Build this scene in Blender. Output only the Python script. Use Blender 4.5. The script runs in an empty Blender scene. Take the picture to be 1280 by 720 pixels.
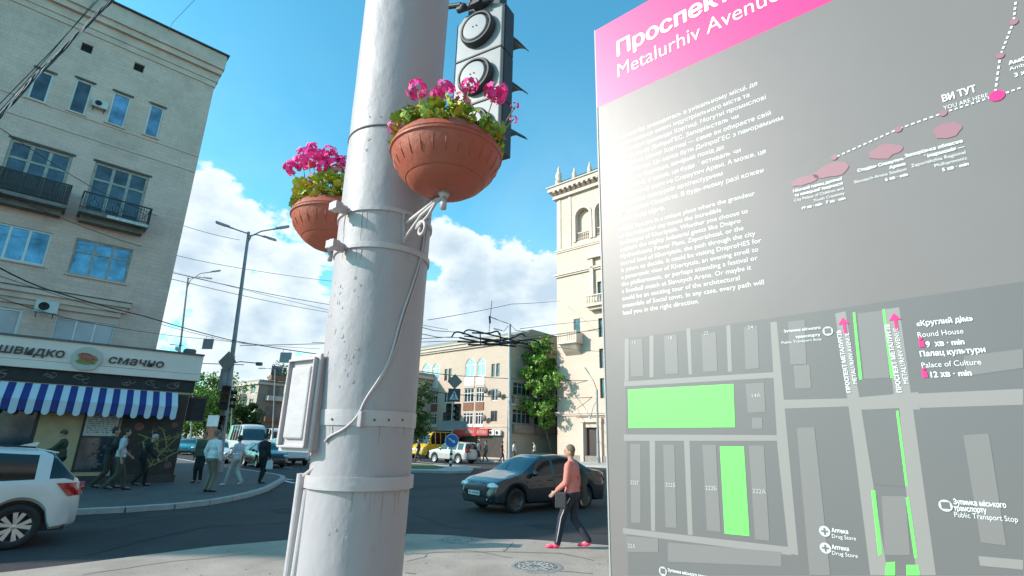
import bpy, bmesh, math, random
from mathutils import Vector, Matrix, Quaternion, noise
random.seed(7)
sc = bpy.context.scene
C = sc.collection
PI = math.pi
R = math.radians
# ------------------------------------------------------------------ camera
FPX, PITCH, ROLL, EYE = 646.0, R(16.67), R(1.35), 1.75
cd = bpy.data.cameras.new('camera'); cam = bpy.data.objects.new('camera', cd); C.objects.link(cam)
cd.sensor_width = 36.0; cd.lens = 36.0 * FPX / 1280.0; cd.clip_start = 0.05; cd.clip_end = 6000
cam.matrix_world = Matrix.Translation((0, 0, EYE)) @ Matrix.Rotation(PI/2 + PITCH, 4, 'X') @ Matrix.Rotation(ROLL, 4, 'Z')
sc.camera = cam

def ray(x, y):
    u = x - 640.0; v = 360.0 - y
    rx = u*math.cos(ROLL) - v*math.sin(ROLL); ry = u*math.sin(ROLL) + v*math.cos(ROLL)
    return Vector((rx, FPX*math.cos(PITCH) - ry*math.sin(PITCH), FPX*math.sin(PITCH) + ry*math.cos(PITCH)))
def G(x, y, z=0.0):                       # a measured ground point
    d = ray(x, y); t = (z-EYE)/d.z
    return Vector((d.x*t, d.y*t, z))
def A(x, y, Y):                           # a measured point at depth Y
    d = ray(x, y); t = Y/d.y
    return Vector((d.x*t, Y, EYE + d.z*t))

# ------------------------------------------------------------------ sun, sky, exposure
SUN_H = Vector((-1.0, -0.25)).normalized(); SUN_EL = R(28.5)
SUN = Vector((SUN_H.x*math.cos(SUN_EL), SUN_H.y*math.cos(SUN_EL), math.sin(SUN_EL)))
sl = bpy.data.lights.new('sun', 'SUN'); sl.energy = 5.0; sl.angle = R(0.53); sl.color = (1.0, 0.87, 0.80)
so = bpy.data.objects.new('sun', sl); C.objects.link(so)
so.rotation_euler = SUN.to_track_quat('Z', 'Y').to_euler(); so.location = (-20, -5, 30)
sc.view_settings.view_transform = 'Standard'; sc.view_settings.look = 'None'
sc.view_settings.exposure = 0.42; sc.view_settings.gamma = 1.0

W = bpy.data.worlds.new('World'); sc.world = W; W.use_nodes = True
nt = W.node_tree; nt.nodes.clear()
def N(t, kind, **kw):
    n = t.nodes.new(kind)
    for k, v in kw.items(): setattr(n, k, v)
    return n
def math_node(t, op, a, b=None, clamp=False):
    n = N(t, 'ShaderNodeMath', operation=op); n.use_clamp = clamp
    for i, s in enumerate((a, b)):
        if s is None: continue
        if isinstance(s, (int, float)): n.inputs[i].default_value = s
        else: t.links.new(s, n.inputs[i])
    return n.outputs[0]
sky = N(nt, 'ShaderNodeTexSky', sky_type='NISHITA', sun_disc=False)
sky.sun_elevation = SUN_EL; sky.sun_rotation = math.atan2(SUN_H.x, SUN_H.y) % (2*PI)
sky.air_density = 1.0; sky.dust_density = 0.8; sky.ozone_density = 2.0
tint = N(nt, 'ShaderNodeMix', data_type='RGBA', blend_type='MULTIPLY'); tint.inputs[0].default_value = 1
nt.links.new(sky.outputs[0], tint.inputs[6]); tint.inputs[7].default_value = (0.66, 1.68, 1.58, 1)
bg = N(nt, 'ShaderNodeBackground'); bg.inputs[1].default_value = 0.15
nt.links.new(tint.outputs[2], bg.inputs[0])
tc = N(nt, 'ShaderNodeTexCoord'); gen = tc.outputs['Generated']
sep = N(nt, 'ShaderNodeSeparateXYZ'); nt.links.new(gen, sep.inputs[0])
def wnoise(scale, detail, rough, off=(0, 0, 0), dist=0.0, zs=1.6):
    mp = N(nt, 'ShaderNodeMapping'); mp.inputs['Location'].default_value = off; mp.inputs['Scale'].default_value = (1, 1, zs)
    nt.links.new(gen, mp.inputs[0])
    n = N(nt, 'ShaderNodeTexNoise'); n.inputs['Scale'].default_value = scale; n.inputs['Detail'].default_value = detail
    n.inputs['Roughness'].default_value = rough; n.inputs['Distortion'].default_value = dist
    nt.links.new(mp.outputs[0], n.inputs['Vector']); return n.outputs['Fac']
n1 = wnoise(2.6, 10, 0.62, (3.1, 1.7, 0.2), 0.15)
n2 = wnoise(9.0, 8, 0.6, (1.1, 4.7, 2.2), 0.1)
# cumulus puffs: places where heaps stand, broken up by the noise
PUFFS = [(262, 285, .12), (238, 335, .15), (302, 312, .10), (375, 352, .10), (330, 402, .11), (275, 390, .10), (215, 240, .06), (400, 400, .09),
         (562, 308, .07), (588, 348, .095), (636, 352, .085), (682, 365, .09), (615, 395, .13), (500, 430, .2), (760, 420, .2), (900, 330, .2), (1050, 420, .2)]
mask = None
for px, py, rad in PUFFS:
    d = ray(px, py).normalized()
    v = N(nt, 'ShaderNodeVectorMath', operation='DISTANCE'); nt.links.new(gen, v.inputs[0]); v.inputs[1].default_value = d; rad *= .88
    m = math_node(nt, 'SUBTRACT', 1.0, math_node(nt, 'DIVIDE', v.outputs['Value'], rad))
    mask = m if mask is None else math_node(nt, 'MAXIMUM', mask, m)
mask = math_node(nt, 'MAXIMUM', mask, -1.0)
# everywhere: heaps close to the horizon, thinning with height
low = math_node(nt, 'SUBTRACT', -0.34, math_node(nt, 'MULTIPLY', math_node(nt, 'SUBTRACT', sep.outputs[2], 0.10), 4.5))
low = math_node(nt, 'ADD', low, math_node(nt, 'MULTIPLY', math_node(nt, 'SUBTRACT', n1, 0.5), 3.0))
low = math_node(nt, 'MAXIMUM', low, -1.0)
dens = math_node(nt, 'MAXIMUM', math_node(nt, 'MULTIPLY', mask, 1.0), math_node(nt, 'MULTIPLY', low, 0.6))
dens = math_node(nt, 'ADD', dens, math_node(nt, 'MULTIPLY', math_node(nt, 'SUBTRACT', n1, 0.5), 1.5))
dens = math_node(nt, 'ADD', dens, math_node(nt, 'MULTIPLY', math_node(nt, 'SUBTRACT', n2, 0.5), 2.3))
mr = N(nt, 'ShaderNodeMapRange', interpolation_type='SMOOTHSTEP'); nt.links.new(dens, mr.inputs[0])
mr.inputs[1].default_value = 0.08; mr.inputs[2].default_value = 0.32
wisp = N(nt, 'ShaderNodeMapRange', interpolation_type='SMOOTHSTEP'); nt.links.new(wnoise(1.6, 9, .62, (0.3, 7, 1), .4), wisp.inputs[0])
wisp.inputs[1].default_value = .38; wisp.inputs[2].default_value = .75; wisp.inputs[4].default_value = .5
# thin veil, only below about 45 degrees
veil = math_node(nt, 'MULTIPLY', wisp.outputs[0], math_node(nt, 'SUBTRACT', 1.0, math_node(nt, 'MULTIPLY', sep.outputs[2], 1.5), True))
cov = math_node(nt, 'MAXIMUM', math_node(nt, 'MULTIPLY', mr.outputs[0], 0.97), veil)
ccol = N(nt, 'ShaderNodeMapRange'); nt.links.new(dens, ccol.inputs[0])
ccol.inputs[1].default_value = 0.25; ccol.inputs[2].default_value = 1.0
cm = N(nt, 'ShaderNodeMix', data_type='RGBA'); nt.links.new(ccol.outputs[0], cm.inputs[0])
cm.inputs[6].default_value = (0.89, 0.97, 1.0, 1); cm.inputs[7].default_value = (0.54, 0.66, 0.77, 1)
cb = N(nt, 'ShaderNodeBackground'); nt.links.new(cm.outputs[2], cb.inputs[0]); cb.inputs[1].default_value = 0.86
mx = N(nt, 'ShaderNodeMixShader'); nt.links.new(cov, mx.inputs[0]); nt.links.new(bg.outputs[0], mx.inputs[1]); nt.links.new(cb.outputs[0], mx.inputs[2])
out = N(nt, 'ShaderNodeOutputWorld'); nt.links.new(mx.outputs[0], out.inputs[0])

# ------------------------------------------------------------------ materials
MATS = {}
def M(name, col=(.5, .5, .5), rough=.7, metal=0.0, var=.12, scale=3.0, bump=0.0, bscale=40.0, coat=0.0, spec=.5, dirt=0.0, dirtcol=(.08, .07, .06), stretch=(1, 1, 1), emit=0.0, island=0.0, trans=0.0, hue=None):
    if name in MATS: return MATS[name]
    m = bpy.data.materials.new(name); m.use_nodes = True; t = m.node_tree; b = t.nodes['Principled BSDF']; MATS[name] = m
    b.inputs['Roughness'].default_value = rough; b.inputs['Metallic'].default_value = metal
    b.inputs['Coat Weight'].default_value = coat; b.inputs['Specular IOR Level'].default_value = spec
    b.inputs['Coat Roughness'].default_value = .05
    tc = N(t, 'ShaderNodeTexCoord'); mp = N(t, 'ShaderNodeMapping'); mp.inputs['Scale'].default_value = stretch
    t.links.new(tc.outputs['Object'], mp.inputs[0])
    nz = N(t, 'ShaderNodeTexNoise'); nz.inputs['Scale'].default_value = scale; nz.inputs['Detail'].default_value = 8; nz.inputs['Roughness'].default_value = .65
    t.links.new(mp.outputs[0], nz.inputs['Vector'])
    mr = N(t, 'ShaderNodeMapRange'); t.links.new(nz.outputs['Fac'], mr.inputs[0])
    mr.inputs[1].default_value = .3; mr.inputs[2].default_value = .7; mr.inputs[3].default_value = 1-var; mr.inputs[4].default_value = 1+var
    mul = N(t, 'ShaderNodeMix', data_type='RGBA', blend_type='MULTIPLY'); mul.inputs[0].default_value = 1
    mul.inputs[6].default_value = (*col, 1); t.links.new(mr.outputs[0], mul.inputs[7]); cur = mul.outputs[2]
    if island:
        g = N(t, 'ShaderNodeNewGeometry'); r2 = N(t, 'ShaderNodeMapRange'); t.links.new(g.outputs['Random Per Island'], r2.inputs[0])
        r2.inputs[3].default_value = 1-island; r2.inputs[4].default_value = 1+island
        mm = N(t, 'ShaderNodeMix', data_type='RGBA', blend_type='MULTIPLY'); mm.inputs[0].default_value = 1
        t.links.new(cur, mm.inputs[6]); t.links.new(r2.outputs[0], mm.inputs[7]); cur = mm.outputs[2]
        if hue:
            w = N(t, 'ShaderNodeMath', operation='FRACT'); t.links.new(math_node(t, 'MULTIPLY', g.outputs['Random Per Island'], 17.3), w.inputs[0])
            mh = N(t, 'ShaderNodeMix', data_type='RGBA'); t.links.new(math_node(t, 'POWER', w.outputs[0], 3.0), mh.inputs[0]); t.links.new(cur, mh.inputs[6]); mh.inputs[7].default_value = (*hue, 1); cur = mh.outputs[2]
    if dirt:
        n3 = N(t, 'ShaderNodeTexNoise'); n3.inputs['Scale'].default_value = scale*.37; n3.inputs['Detail'].default_value = 12; n3.inputs['Roughness'].default_value = .72
        mp2 = N(t, 'ShaderNodeMapping'); mp2.inputs['Scale'].default_value = (stretch[0]*1.0, stretch[1]*1.0, stretch[2]*.45); mp2.inputs['Location'].default_value = (4, 2, 7)
        t.links.new(tc.outputs['Object'], mp2.inputs[0]); t.links.new(mp2.outputs[0], n3.inputs['Vector'])
        r3 = N(t, 'ShaderNodeMapRange'); t.links.new(n3.outputs['Fac'], r3.inputs[0]); r3.inputs[1].default_value = .52; r3.inputs[2].default_value = .75; r3.inputs[4].default_value = dirt
        md = N(t, 'ShaderNodeMix', data_type='RGBA'); t.links.new(r3.outputs[0], md.inputs[0]); t.links.new(cur, md.inputs[6]); md.inputs[7].default_value = (*dirtcol, 1); cur = md.outputs[2]
    t.links.new(cur, b.inputs['Base Color'])
    if bump:
        nb = N(t, 'ShaderNodeTexNoise'); nb.inputs['Scale'].default_value = bscale; nb.inputs['Detail'].default_value = 6; t.links.new(mp.outputs[0], nb.inputs['Vector'])
        bp = N(t, 'ShaderNodeBump'); bp.inputs['Strength'].default_value = bump; bp.inputs['Distance'].default_value = .02
        t.links.new(nb.outputs['Fac'], bp.inputs['Height']); t.links.new(bp.outputs[0], b.inputs['Normal'])
    if trans:
        b.inputs['Transmission Weight'].default_value = trans
    if emit:
        b.inputs['Emission Color'].default_value = (*col, 1); b.inputs['Emission Strength'].default_value = emit
    return m
def brickwall(name, c1, c2, mort, bw, bh, rough=.9, ms=.012, bump=.35, dirt=.35, axis='x', dscale=.5, dcol=(.16, .14, .12)):
    if name in MATS: return MATS[name]
    m = bpy.data.materials.new(name); m.use_nodes = True; t = m.node_tree; b = t.nodes['Principled BSDF']; MATS[name] = m
    b.inputs['Roughness'].default_value = rough
    tc = N(t, 'ShaderNodeTexCoord'); s = N(t, 'ShaderNodeSeparateXYZ'); cmb = N(t, 'ShaderNodeCombineXYZ')
    t.links.new(tc.outputs['Object'], s.inputs[0]); t.links.new(math_node(t, 'ADD', s.outputs[0], s.outputs[1]), cmb.inputs[0]); t.links.new(s.outputs[2], cmb.inputs[1])
    br = N(t, 'ShaderNodeTexBrick'); t.links.new(cmb.outputs[0], br.inputs['Vector']); br.inputs['Scale'].default_value = 1
    br.offset_frequency = 2; br.inputs['Brick Width'].default_value = bw; br.inputs['Row Height'].default_value = bh; br.inputs['Mortar Size'].default_value = ms
    br.inputs['Color1'].default_value = (*c1, 1); br.inputs['Color2'].default_value = (*c2, 1); br.inputs['Mortar'].default_value = (*mort, 1)
    n3 = N(t, 'ShaderNodeTexNoise'); n3.inputs['Scale'].default_value = dscale; n3.inputs['Detail'].default_value = 12; n3.inputs['Roughness'].default_value = .7
    t.links.new(tc.outputs['Object'], n3.inputs['Vector'])
    r3 = N(t, 'ShaderNodeMapRange'); t.links.new(n3.outputs['Fac'], r3.inputs[0]); r3.inputs[1].default_value = .45; r3.inputs[2].default_value = .8; r3.inputs[4].default_value = dirt
    md = N(t, 'ShaderNodeMix', data_type='RGBA'); t.links.new(r3.outputs[0], md.inputs[0]); t.links.new(br.outputs['Color'], md.inputs[6]); md.inputs[7].default_value = (*dcol, 1)
    n4 = N(t, 'ShaderNodeTexNoise'); n4.inputs['Scale'].default_value = 14; n4.inputs['Detail'].default_value = 6; t.links.new(tc.outputs['Object'], n4.inputs['Vector'])
    r4 = N(t, 'ShaderNodeMapRange'); t.links.new(n4.outputs['Fac'], r4.inputs[0]); r4.inputs[3].default_value = .8; r4.inputs[4].default_value = 1.2
    mm = N(t, 'ShaderNodeMix', data_type='RGBA', blend_type='MULTIPLY'); mm.inputs[0].default_value = 1; t.links.new(md.outputs[2], mm.inputs[6]); t.links.new(r4.outputs[0], mm.inputs[7])
    t.links.new(mm.outputs[2], b.inputs['Base Color'])
    bp = N(t, 'ShaderNodeBump'); bp.inputs['Strength'].default_value = bump; bp.inputs['Distance'].default_value = .02
    h = math_node(t, 'ADD', math_node(t, 'MULTIPLY', br.outputs['Fac'], -1.0), math_node(t, 'MULTIPLY', n4.outputs['Fac'], .5))
    t.links.new(h, bp.inputs['Height']); t.links.new(bp.outputs[0], b.inputs['Normal'])
    return m

# ------------------------------------------------------------------ mesh builder
class MB:
    def __init__(s, T=None): s.v = []; s.f = []; s.T = T
    def add(s, vs, fs):
        k = len(s.v)
        for p in vs:
            p = Vector(p); s.v.append(tuple(s.T(p) if s.T else p))
        s.f += [tuple(i+k for i in f) for f in fs]
        return s
    def box(s, x0, x1, y0, y1, z0, z1):
        return s.add([(x0, y0, z0), (x1, y0, z0), (x1, y1, z0), (x0, y1, z0), (x0, y0, z1), (x1, y0, z1), (x1, y1, z1), (x0, y1, z1)],
              [(0, 3, 2, 1), (4, 5, 6, 7), (0, 1, 5, 4), (1, 2, 6, 5), (2, 3, 7, 6), (3, 0, 4, 7)])
    def obox(s, c, size, q=None):
        hx, hy, hz = size[0]/2, size[1]/2, size[2]/2; c = Vector(c); vs = []
        for z in (-hz, hz):
            for x, y in ((-hx, -hy), (hx, -hy), (hx, hy), (-hx, hy)):
                p = Vector((x, y, z)); p = (q @ p) if q else p; vs.append(c+p)
        return s.add(vs, [(0, 3, 2, 1), (4, 5, 6, 7), (0, 1, 5, 4), (1, 2, 6, 5), (2, 3, 7, 6), (3, 0, 4, 7)])
    def cone(s, p0, p1, r0, r1=None, n=12, cap=True):
        p0 = Vector(p0); p1 = Vector(p1); r1 = r0 if r1 is None else r1
        d = p1-p0
        if d.length < 1e-9: return s
        q = d.to_track_quat('Z', 'Y'); vs = []
        for p, r in ((p0, r0), (p1, r1)):
            for i in range(n):
                a = 2*PI*i/n; vs.append(p + q @ Vector((r*math.cos(a), r*math.sin(a), 0)))
        fs = [(i, (i+1) % n, n+(i+1) % n, n+i) for i in range(n)]
        if cap: fs += [tuple(range(n-1, -1, -1)), tuple(range(n, 2*n))]
        return s.add(vs, fs)
    def tube(s, pts, r, n=6, closed=False):
        pts = [Vector(p) for p in pts]; m = len(pts); vs = []; up = Vector((0, 0, 1))
        rr = r if isinstance(r, (list, tuple)) else [r]*m
        prev = None
        for i, p in enumerate(pts):
            d = (pts[min(i+1, m-1)] - pts[max(i-1, 0)])
            if closed: d = pts[(i+1) % m] - pts[i-1]
            d.normalize()
            if prev is None:
                a = d.orthogonal().normalized()
            else:
                a = (prev - d*prev.dot(d)).normalized()
            prev = a; b = d.cross(a)
            for k in range(n):
                t = 2*PI*k/n; vs.append(p + (a*math.cos(t)+b*math.sin(t))*rr[i])
        fs = []
        for i in range(m if closed else m-1):
            j = (i+1) % m
            fs += [(i*n+k, i*n+(k+1) % n, j*n+(k+1) % n, j*n+k) for k in range(n)]
        if not closed: fs += [tuple(range(n-1, -1, -1)), tuple((m-1)*n+k for k in range(n))]
        return s.add(vs, fs)
    def lathe(s, prof, n=32, c=(0, 0, 0), q=None, arc=None):
        c = Vector(c); vs = []; a0, a1 = arc or (0, 2*PI); full = arc is None
        cols = n if full else n+1
        for r, z in prof:
            for i in range(cols):
                a = a0+(a1-a0)*i/n; p = Vector((r*math.cos(a), r*math.sin(a), z)); vs.append(c+((q @ p) if q else p))
        fs = []
        for j in range(len(prof)-1):
            for i in range(n):
                k = (i+1) % cols if full else i+1
                fs.append((j*cols+i, j*cols+k, (j+1)*cols+k, (j+1)*cols+i))
        return s.add(vs, fs)
    def prism(s, poly, y0, y1, ax='y'):
        # poly: list of (a, b) ; extruded along ax from y0 to y1
        n = len(poly); vs = []
        for y in (y0, y1):
            for a, b in poly:
                vs.append({'y': (a, y, b), 'z': (a, b, y), 'x': (y, a, b)}[ax])
        fs = [tuple(range(n)), tuple(range(2*n-1, n-1, -1))] + [(i, n+i, n+(i+1) % n, (i+1) % n) for i in range(n)]
        return s.add(vs, fs)
    def ball(s, c, r, n=12, m=8, q=None):
        c = Vector(c); r = r if isinstance(r, (tuple, list)) else (r, r, r); vs = []; fs = []
        for j in range(m+1):
            th = PI*j/m
            for i in range(n):
                a = 2*PI*i/n; p = Vector((r[0]*math.sin(th)*math.cos(a), r[1]*math.sin(th)*math.sin(a), r[2]*math.cos(th)))
                vs.append(c+((q @ p) if q else p))
        for j in range(m):
            for i in range(n): fs.append((j*n+i, (j+1)*n+i, (j+1)*n+(i+1) % n, j*n+(i+1) % n))
        return s.add(vs, fs)
    def limb(s, p0, p1, r0, r1, n=10):
        s.cone(p0, p1, r0, r1, n); s.ball(p0, r0, n, 6); s.ball(p1, r1, n, 6); return s
    def build(s, name, mat, parent=None, smooth=False, label=None, kind=None, bevel=0.0, loc=None):
        me = bpy.data.meshes.new(name); me.from_pydata(s.v, [], s.f); me.update()
        bm = bmesh.new(); bm.from_mesh(me); bmesh.ops.remove_doubles(bm, verts=bm.verts, dist=1e-5); bmesh.ops.recalc_face_normals(bm, faces=bm.faces)
        bm.to_mesh(me); bm.free()
        if smooth:
            me.polygons.foreach_set('use_smooth', [True]*len(me.polygons))
        o = bpy.data.objects.new(name, me); C.objects.link(o); me.materials.append(mat)
        if parent: o.parent = parent
        if label: o['label'] = label
        if kind: o['kind'] = kind
        if loc: o.location = loc
        if bevel:
            b = o.modifiers.new('bevel', 'BEVEL'); b.width = bevel; b.segments = 2; b.limit_method = 'ANGLE'
        if smooth == 'auto':
            pass
        return o
def autosmooth(o, ang=40):
    me = o.data; bm = bmesh.new(); bm.from_mesh(me)
    for f in bm.faces: f.smooth = True
    for e in bm.edges:
        if len(e.link_faces) == 2 and e.calc_face_angle(0) > R(ang): e.smooth = False
    bm.to_mesh(me); bm.free(); return o
def thing(name, label, cat, loc=(0, 0, 0), rz=0.0, group=None):
    o = bpy.data.objects.new(name, None); C.objects.link(o); o.empty_display_size = .2
    o.location = loc; o.rotation_euler = (0, 0, rz); o['label'] = label; o['category'] = cat
    if group: o['group'] = group
    return o
def tag(o, label, cat, group=None):
    o['label'] = label; o['category'] = cat
    if group: o['group'] = group
    return o
def kids(o): return [c for c in KID.get(o, [])] if False else [c for c in bpy.data.objects if c.parent == o]
def clone(o, loc=None, rz=None, label=None, parent=None):
    c = o.copy(); C.objects.link(c)
    if parent is not None: c.parent = parent
    if loc is not None: c.location = loc
    if rz is not None: c.rotation_euler = (0, 0, rz)
    if label: c['label'] = label
    for k in kids(o): clone(k, parent=c)
    return c
def inst(o, parent=None, loc=None, rot=None, scale=None):        # one more mesh object sharing the mesh
    c = o.copy(); C.objects.link(c)
    if parent is not None: c.parent = parent
    if loc is not None: c.location = loc
    if rot is not None: c.rotation_euler = rot
    if scale is not None: c.scale = scale
    return c
def text_mb(body, size, width=None, bold=0.0, shear=0.0, spacing=1.0, line=1.0, align='LEFT', ext=0.0, res=2):
    bold_, bold = bold, (bold if ext else 0.0)
    c = bpy.data.curves.new('txt', 'FONT'); c.body = body; c.size = size; c.offset = bold; c.shear = shear; c.space_character = spacing
    c.space_line = line; c.align_x = align; c.extrude = ext; c.resolution_u = res
    o = bpy.data.objects.new('txt', c); C.objects.link(o); bpy.context.view_layer.update()
    dg = bpy.context.evaluated_depsgraph_get(); me = bpy.data.meshes.new_from_object(o.evaluated_get(dg))
    v = [Vector(p.co) for p in me.vertices]; f = [tuple(p.vertices) for p in me.polygons]
    if v and width:
        x0 = min(p.x for p in v) if align != 'CENTER' else 0; x1 = max(p.x for p in v); w = max(p.x for p in v)-min(p.x for p in v)
        for p in v: p.x *= width/w
    if bold_ and not ext:
        v0, f0 = v, f; v = []; f = []
        for q, (a_, b_) in enumerate(((0, 0), (-1, 0), (1, 0), (0, .7), (0, -.7))):
            k_ = len(v); v += [Vector((p.x+a_*bold_, p.y+b_*bold_, q*1.2e-5)) for p in v0]; f += [tuple(i+k_ for i in g_) for g_ in f0]
    bpy.data.objects.remove(o); bpy.data.curves.remove(c); bpy.data.meshes.remove(me)
    return v, f
# ------------------------------------------------------------------ setting
m_asph = M('asphalt', (.028, .027, .030), .85, var=.3, scale=.6, bump=.5, bscale=60, dirt=.4, dirtcol=(.052, .049, .05))
m_slab = M('pale_pavement', (.33, .28, .235), .9, var=.2, scale=1.1, bump=.35, bscale=30, dirt=.45, dirtcol=(.22, .19, .16))
m_walk = M('grey_pavement', (.085, .078, .08), .85, var=.2, scale=.8, bump=.3, bscale=30, dirt=.4, dirtcol=(.11, .11, .11))
m_kerb = M('kerb_concrete', (.36, .355, .34), .9, var=.2, scale=4, bump=.3, dirt=.4, dirtcol=(.15, .14, .13))
m_paint = M('road_paint', (.62, .62, .6), .7, var=.25, scale=8)
m_grass = M('grass', (.06, .10, .025), .9, var=.4, scale=2, bump=.6, bscale=20)

def sheet(name, poly, z, mat, thick=0.0, kind='structure', bev=0):
    mb = MB()
    if thick: mb.prism(poly, z-thick, z, 'z')
    else: mb.add([(x, y, z) for x, y in poly], [tuple(range(len(poly)))])
    return mb.build(name, mat, kind=kind, bevel=bev)
# the road sheet reaches the horizon, gently uneven near the camera is left to the bump
mb = MB(); mb.add([(-2500, -600, 0), (2500, -600, 0), (2500, 4000, 0), (-2500, 4000, 0)], [(0, 1, 2, 3)])
mb.build('road', m_asph, kind='structure')
near = [(-16, -4), (-10.5, 2.6), (-7.6, 5.9), (-5.9, 7.75), (-4.7, 9.2), (-3.6, 10.05), (-2.6, 10.6), (-1.8, 10.8), (-1.0, 10.72), (-.3, 10.45), (.4, 10.5), (1.1, 10.3), (1.8, 10.1), (4, 9.7), (9, 8.6), (18, 5), (18, -14), (-16, -14)]
# the near pavement dips to the road: a slab with a broad rounded lip
mb = MB(); n = len(near); cx, cy = -.5, 0.
def off(p, d):
    v = Vector((p[0]-cx, p[1]-cy)); L = v.length; return (p[0]+v.x/L*d, p[1]+v.y/L*d)
rings = [(0.16, -.01), (.10, .028), (0, .045), (-.25, .05)]
vs = [(*off(p, d), z) for d, z in rings for p in near]
mb.add(vs, [(j*n+i, j*n+(i+1) % n, (j+1)*n+(i+1) % n, (j+1)*n+i) for j in range(3) for i in range(n)] + [tuple(3*n+i for i in range(n))])
o = mb.build('near_pavement', m_slab, kind='structure')
# cracks and worn seams in the near pavement
m_crack = M('crack_filler', (.16, .155, .145), .9, var=.3, scale=6)
def ribbon(mb, pts, w, z):
    for a, b in zip(pts, pts[1:]):
        a = Vector(a); b = Vector(b); d = (b-a).normalized(); nn = Vector((-d.y, d.x))*w/2
        mb.add([(*(a-nn), z), (*(b-nn), z), (*(b+nn), z), (*(a+nn), z)], [(0, 1, 2, 3)])
rnd = random.Random(3)
def crack(px, w):
    pts = []
    q = [G(x, y, .05).xy for x, y in px]
    for a, b in zip(q, q[1:]):
        k = max(2, int((b-a).length/.15))
        for i in range(k): pts.append(a.lerp(b, i/k)+Vector((rnd.uniform(-.02, .02), rnd.uniform(-.02, .02))))
    return pts
mb = MB()
for px, w in (([(508, 693), (560, 690), (640, 690), (700, 692), (755, 703)], .03), ([(505, 716), (535, 719)], .03), ([(508, 702), (530, 697), (536, 690)], .015), ([(560, 686), (600, 690), (650, 700)], .02),
              ([(630, 690), (637, 683), (642, 676)], .015), ([(100, 719), (200, 704), (330, 690)], .02), ([(700, 714), (755, 718)], .02)):
    ribbon(mb, crack(px, w), w, .0545)
mb.build('pavement_cracks', m_crack, kind='stuff')

# patches, tar seams, tyre tracks and oil on the carriageway
m_patch = M('asphalt_patch', (.018, .018, .02), .9, var=.3, scale=2, bump=.5, bscale=50); m_patch2 = M('asphalt_worn', (.038, .036, .037), .85, var=.25, scale=3, bump=.5, bscale=50)
mb = MB(); rq = random.Random(31)
for cx_, cy_, a_, b_, th_ in ((-4.5, 14.5, 1.6, .7, .5), (1.5, 12.2, 1.1, .5, -.4), (-9, 12.2, 1.0, .6, .7), (5, 20, 2.2, .9, .3), (-3, 22, 2.5, .8, .8), (-1, 30, 3, 1.2, -.7)):
    mb.add([(cx_+a_*math.cos(t)*math.cos(th_)*rq.uniform(.85, 1.1)-b_*math.sin(t)*math.sin(th_), cy_+a_*math.cos(t)*math.sin(th_)+b_*math.sin(t)*math.cos(th_)*rq.uniform(.85, 1.1), .004) for t in [2*PI*k/22 for k in range(22)]], [tuple(range(22))])
mb.build('asphalt_patches', m_patch, kind='stuff')
mb = MB()
for off_ in (0, 1.5, 3.6, 5.1):
    pts = [(-16+off_*.7+t*1.0, 4.8+off_*.9+t*.92+.4*math.sin(t*.2)) for t in range(0, 40)]
    ribbon(mb, pts, .28, .0035)
mb.build('tyre_tracks', m_patch2, kind='stuff')
mb = MB()
for px, w in (([(110, 690), (180, 672), (260, 655), (370, 650)], .03), ([(515, 640), (560, 655), (600, 661)], .03), ([(520, 620), (600, 612), (700, 640)], .03), ([(130, 660), (180, 650), (260, 640)], .025)):
    ribbon(mb, crack([p_ for p_ in px], w), w, .0055)
mb.build('tar_seams', m_patch, kind='stuff')
mb = MB()
for k in range(420):
    i_ = rq.randrange(2, 12); t_ = rq.random(); a = G(*[(-60, 640), (0, 640), (60, 638), (100, 636), (150, 634), (200, 631), (240, 628), (280, 622), (310, 616), (330, 610), (340, 605), (345, 602), (345, 602)][i_-1]).xy; b = G(*[(-60, 640), (0, 640), (60, 638), (100, 636), (150, 634), (200, 631), (240, 628), (280, 622), (310, 616), (330, 610), (340, 605), (345, 602), (345, 602)][i_]).xy
    q = a.lerp(b, t_)+Vector((rq.uniform(-.1, .5), -rq.random()**2*.5)); s_ = rq.uniform(.006, .022)
    mb.obox((q.x, q.y, s_*.3), (s_*2, s_, s_*.6), Quaternion((0, 0, 1), rq.uniform(0, 3)))
for k in range(160):
    q = Vector((rq.uniform(-5, 3), rq.uniform(5, 10.4))); s_ = rq.uniform(.003, .011)
    mb.obox((q.x, q.y, .0515+s_*.2), (s_*2, s_, s_*.6), Quaternion((0, 0, 1), rq.uniform(0, 3)))
mb.build('grit', M('grit_mat', (.14, .12, .10), .9, var=.4, island=.5), kind='stuff')

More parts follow.
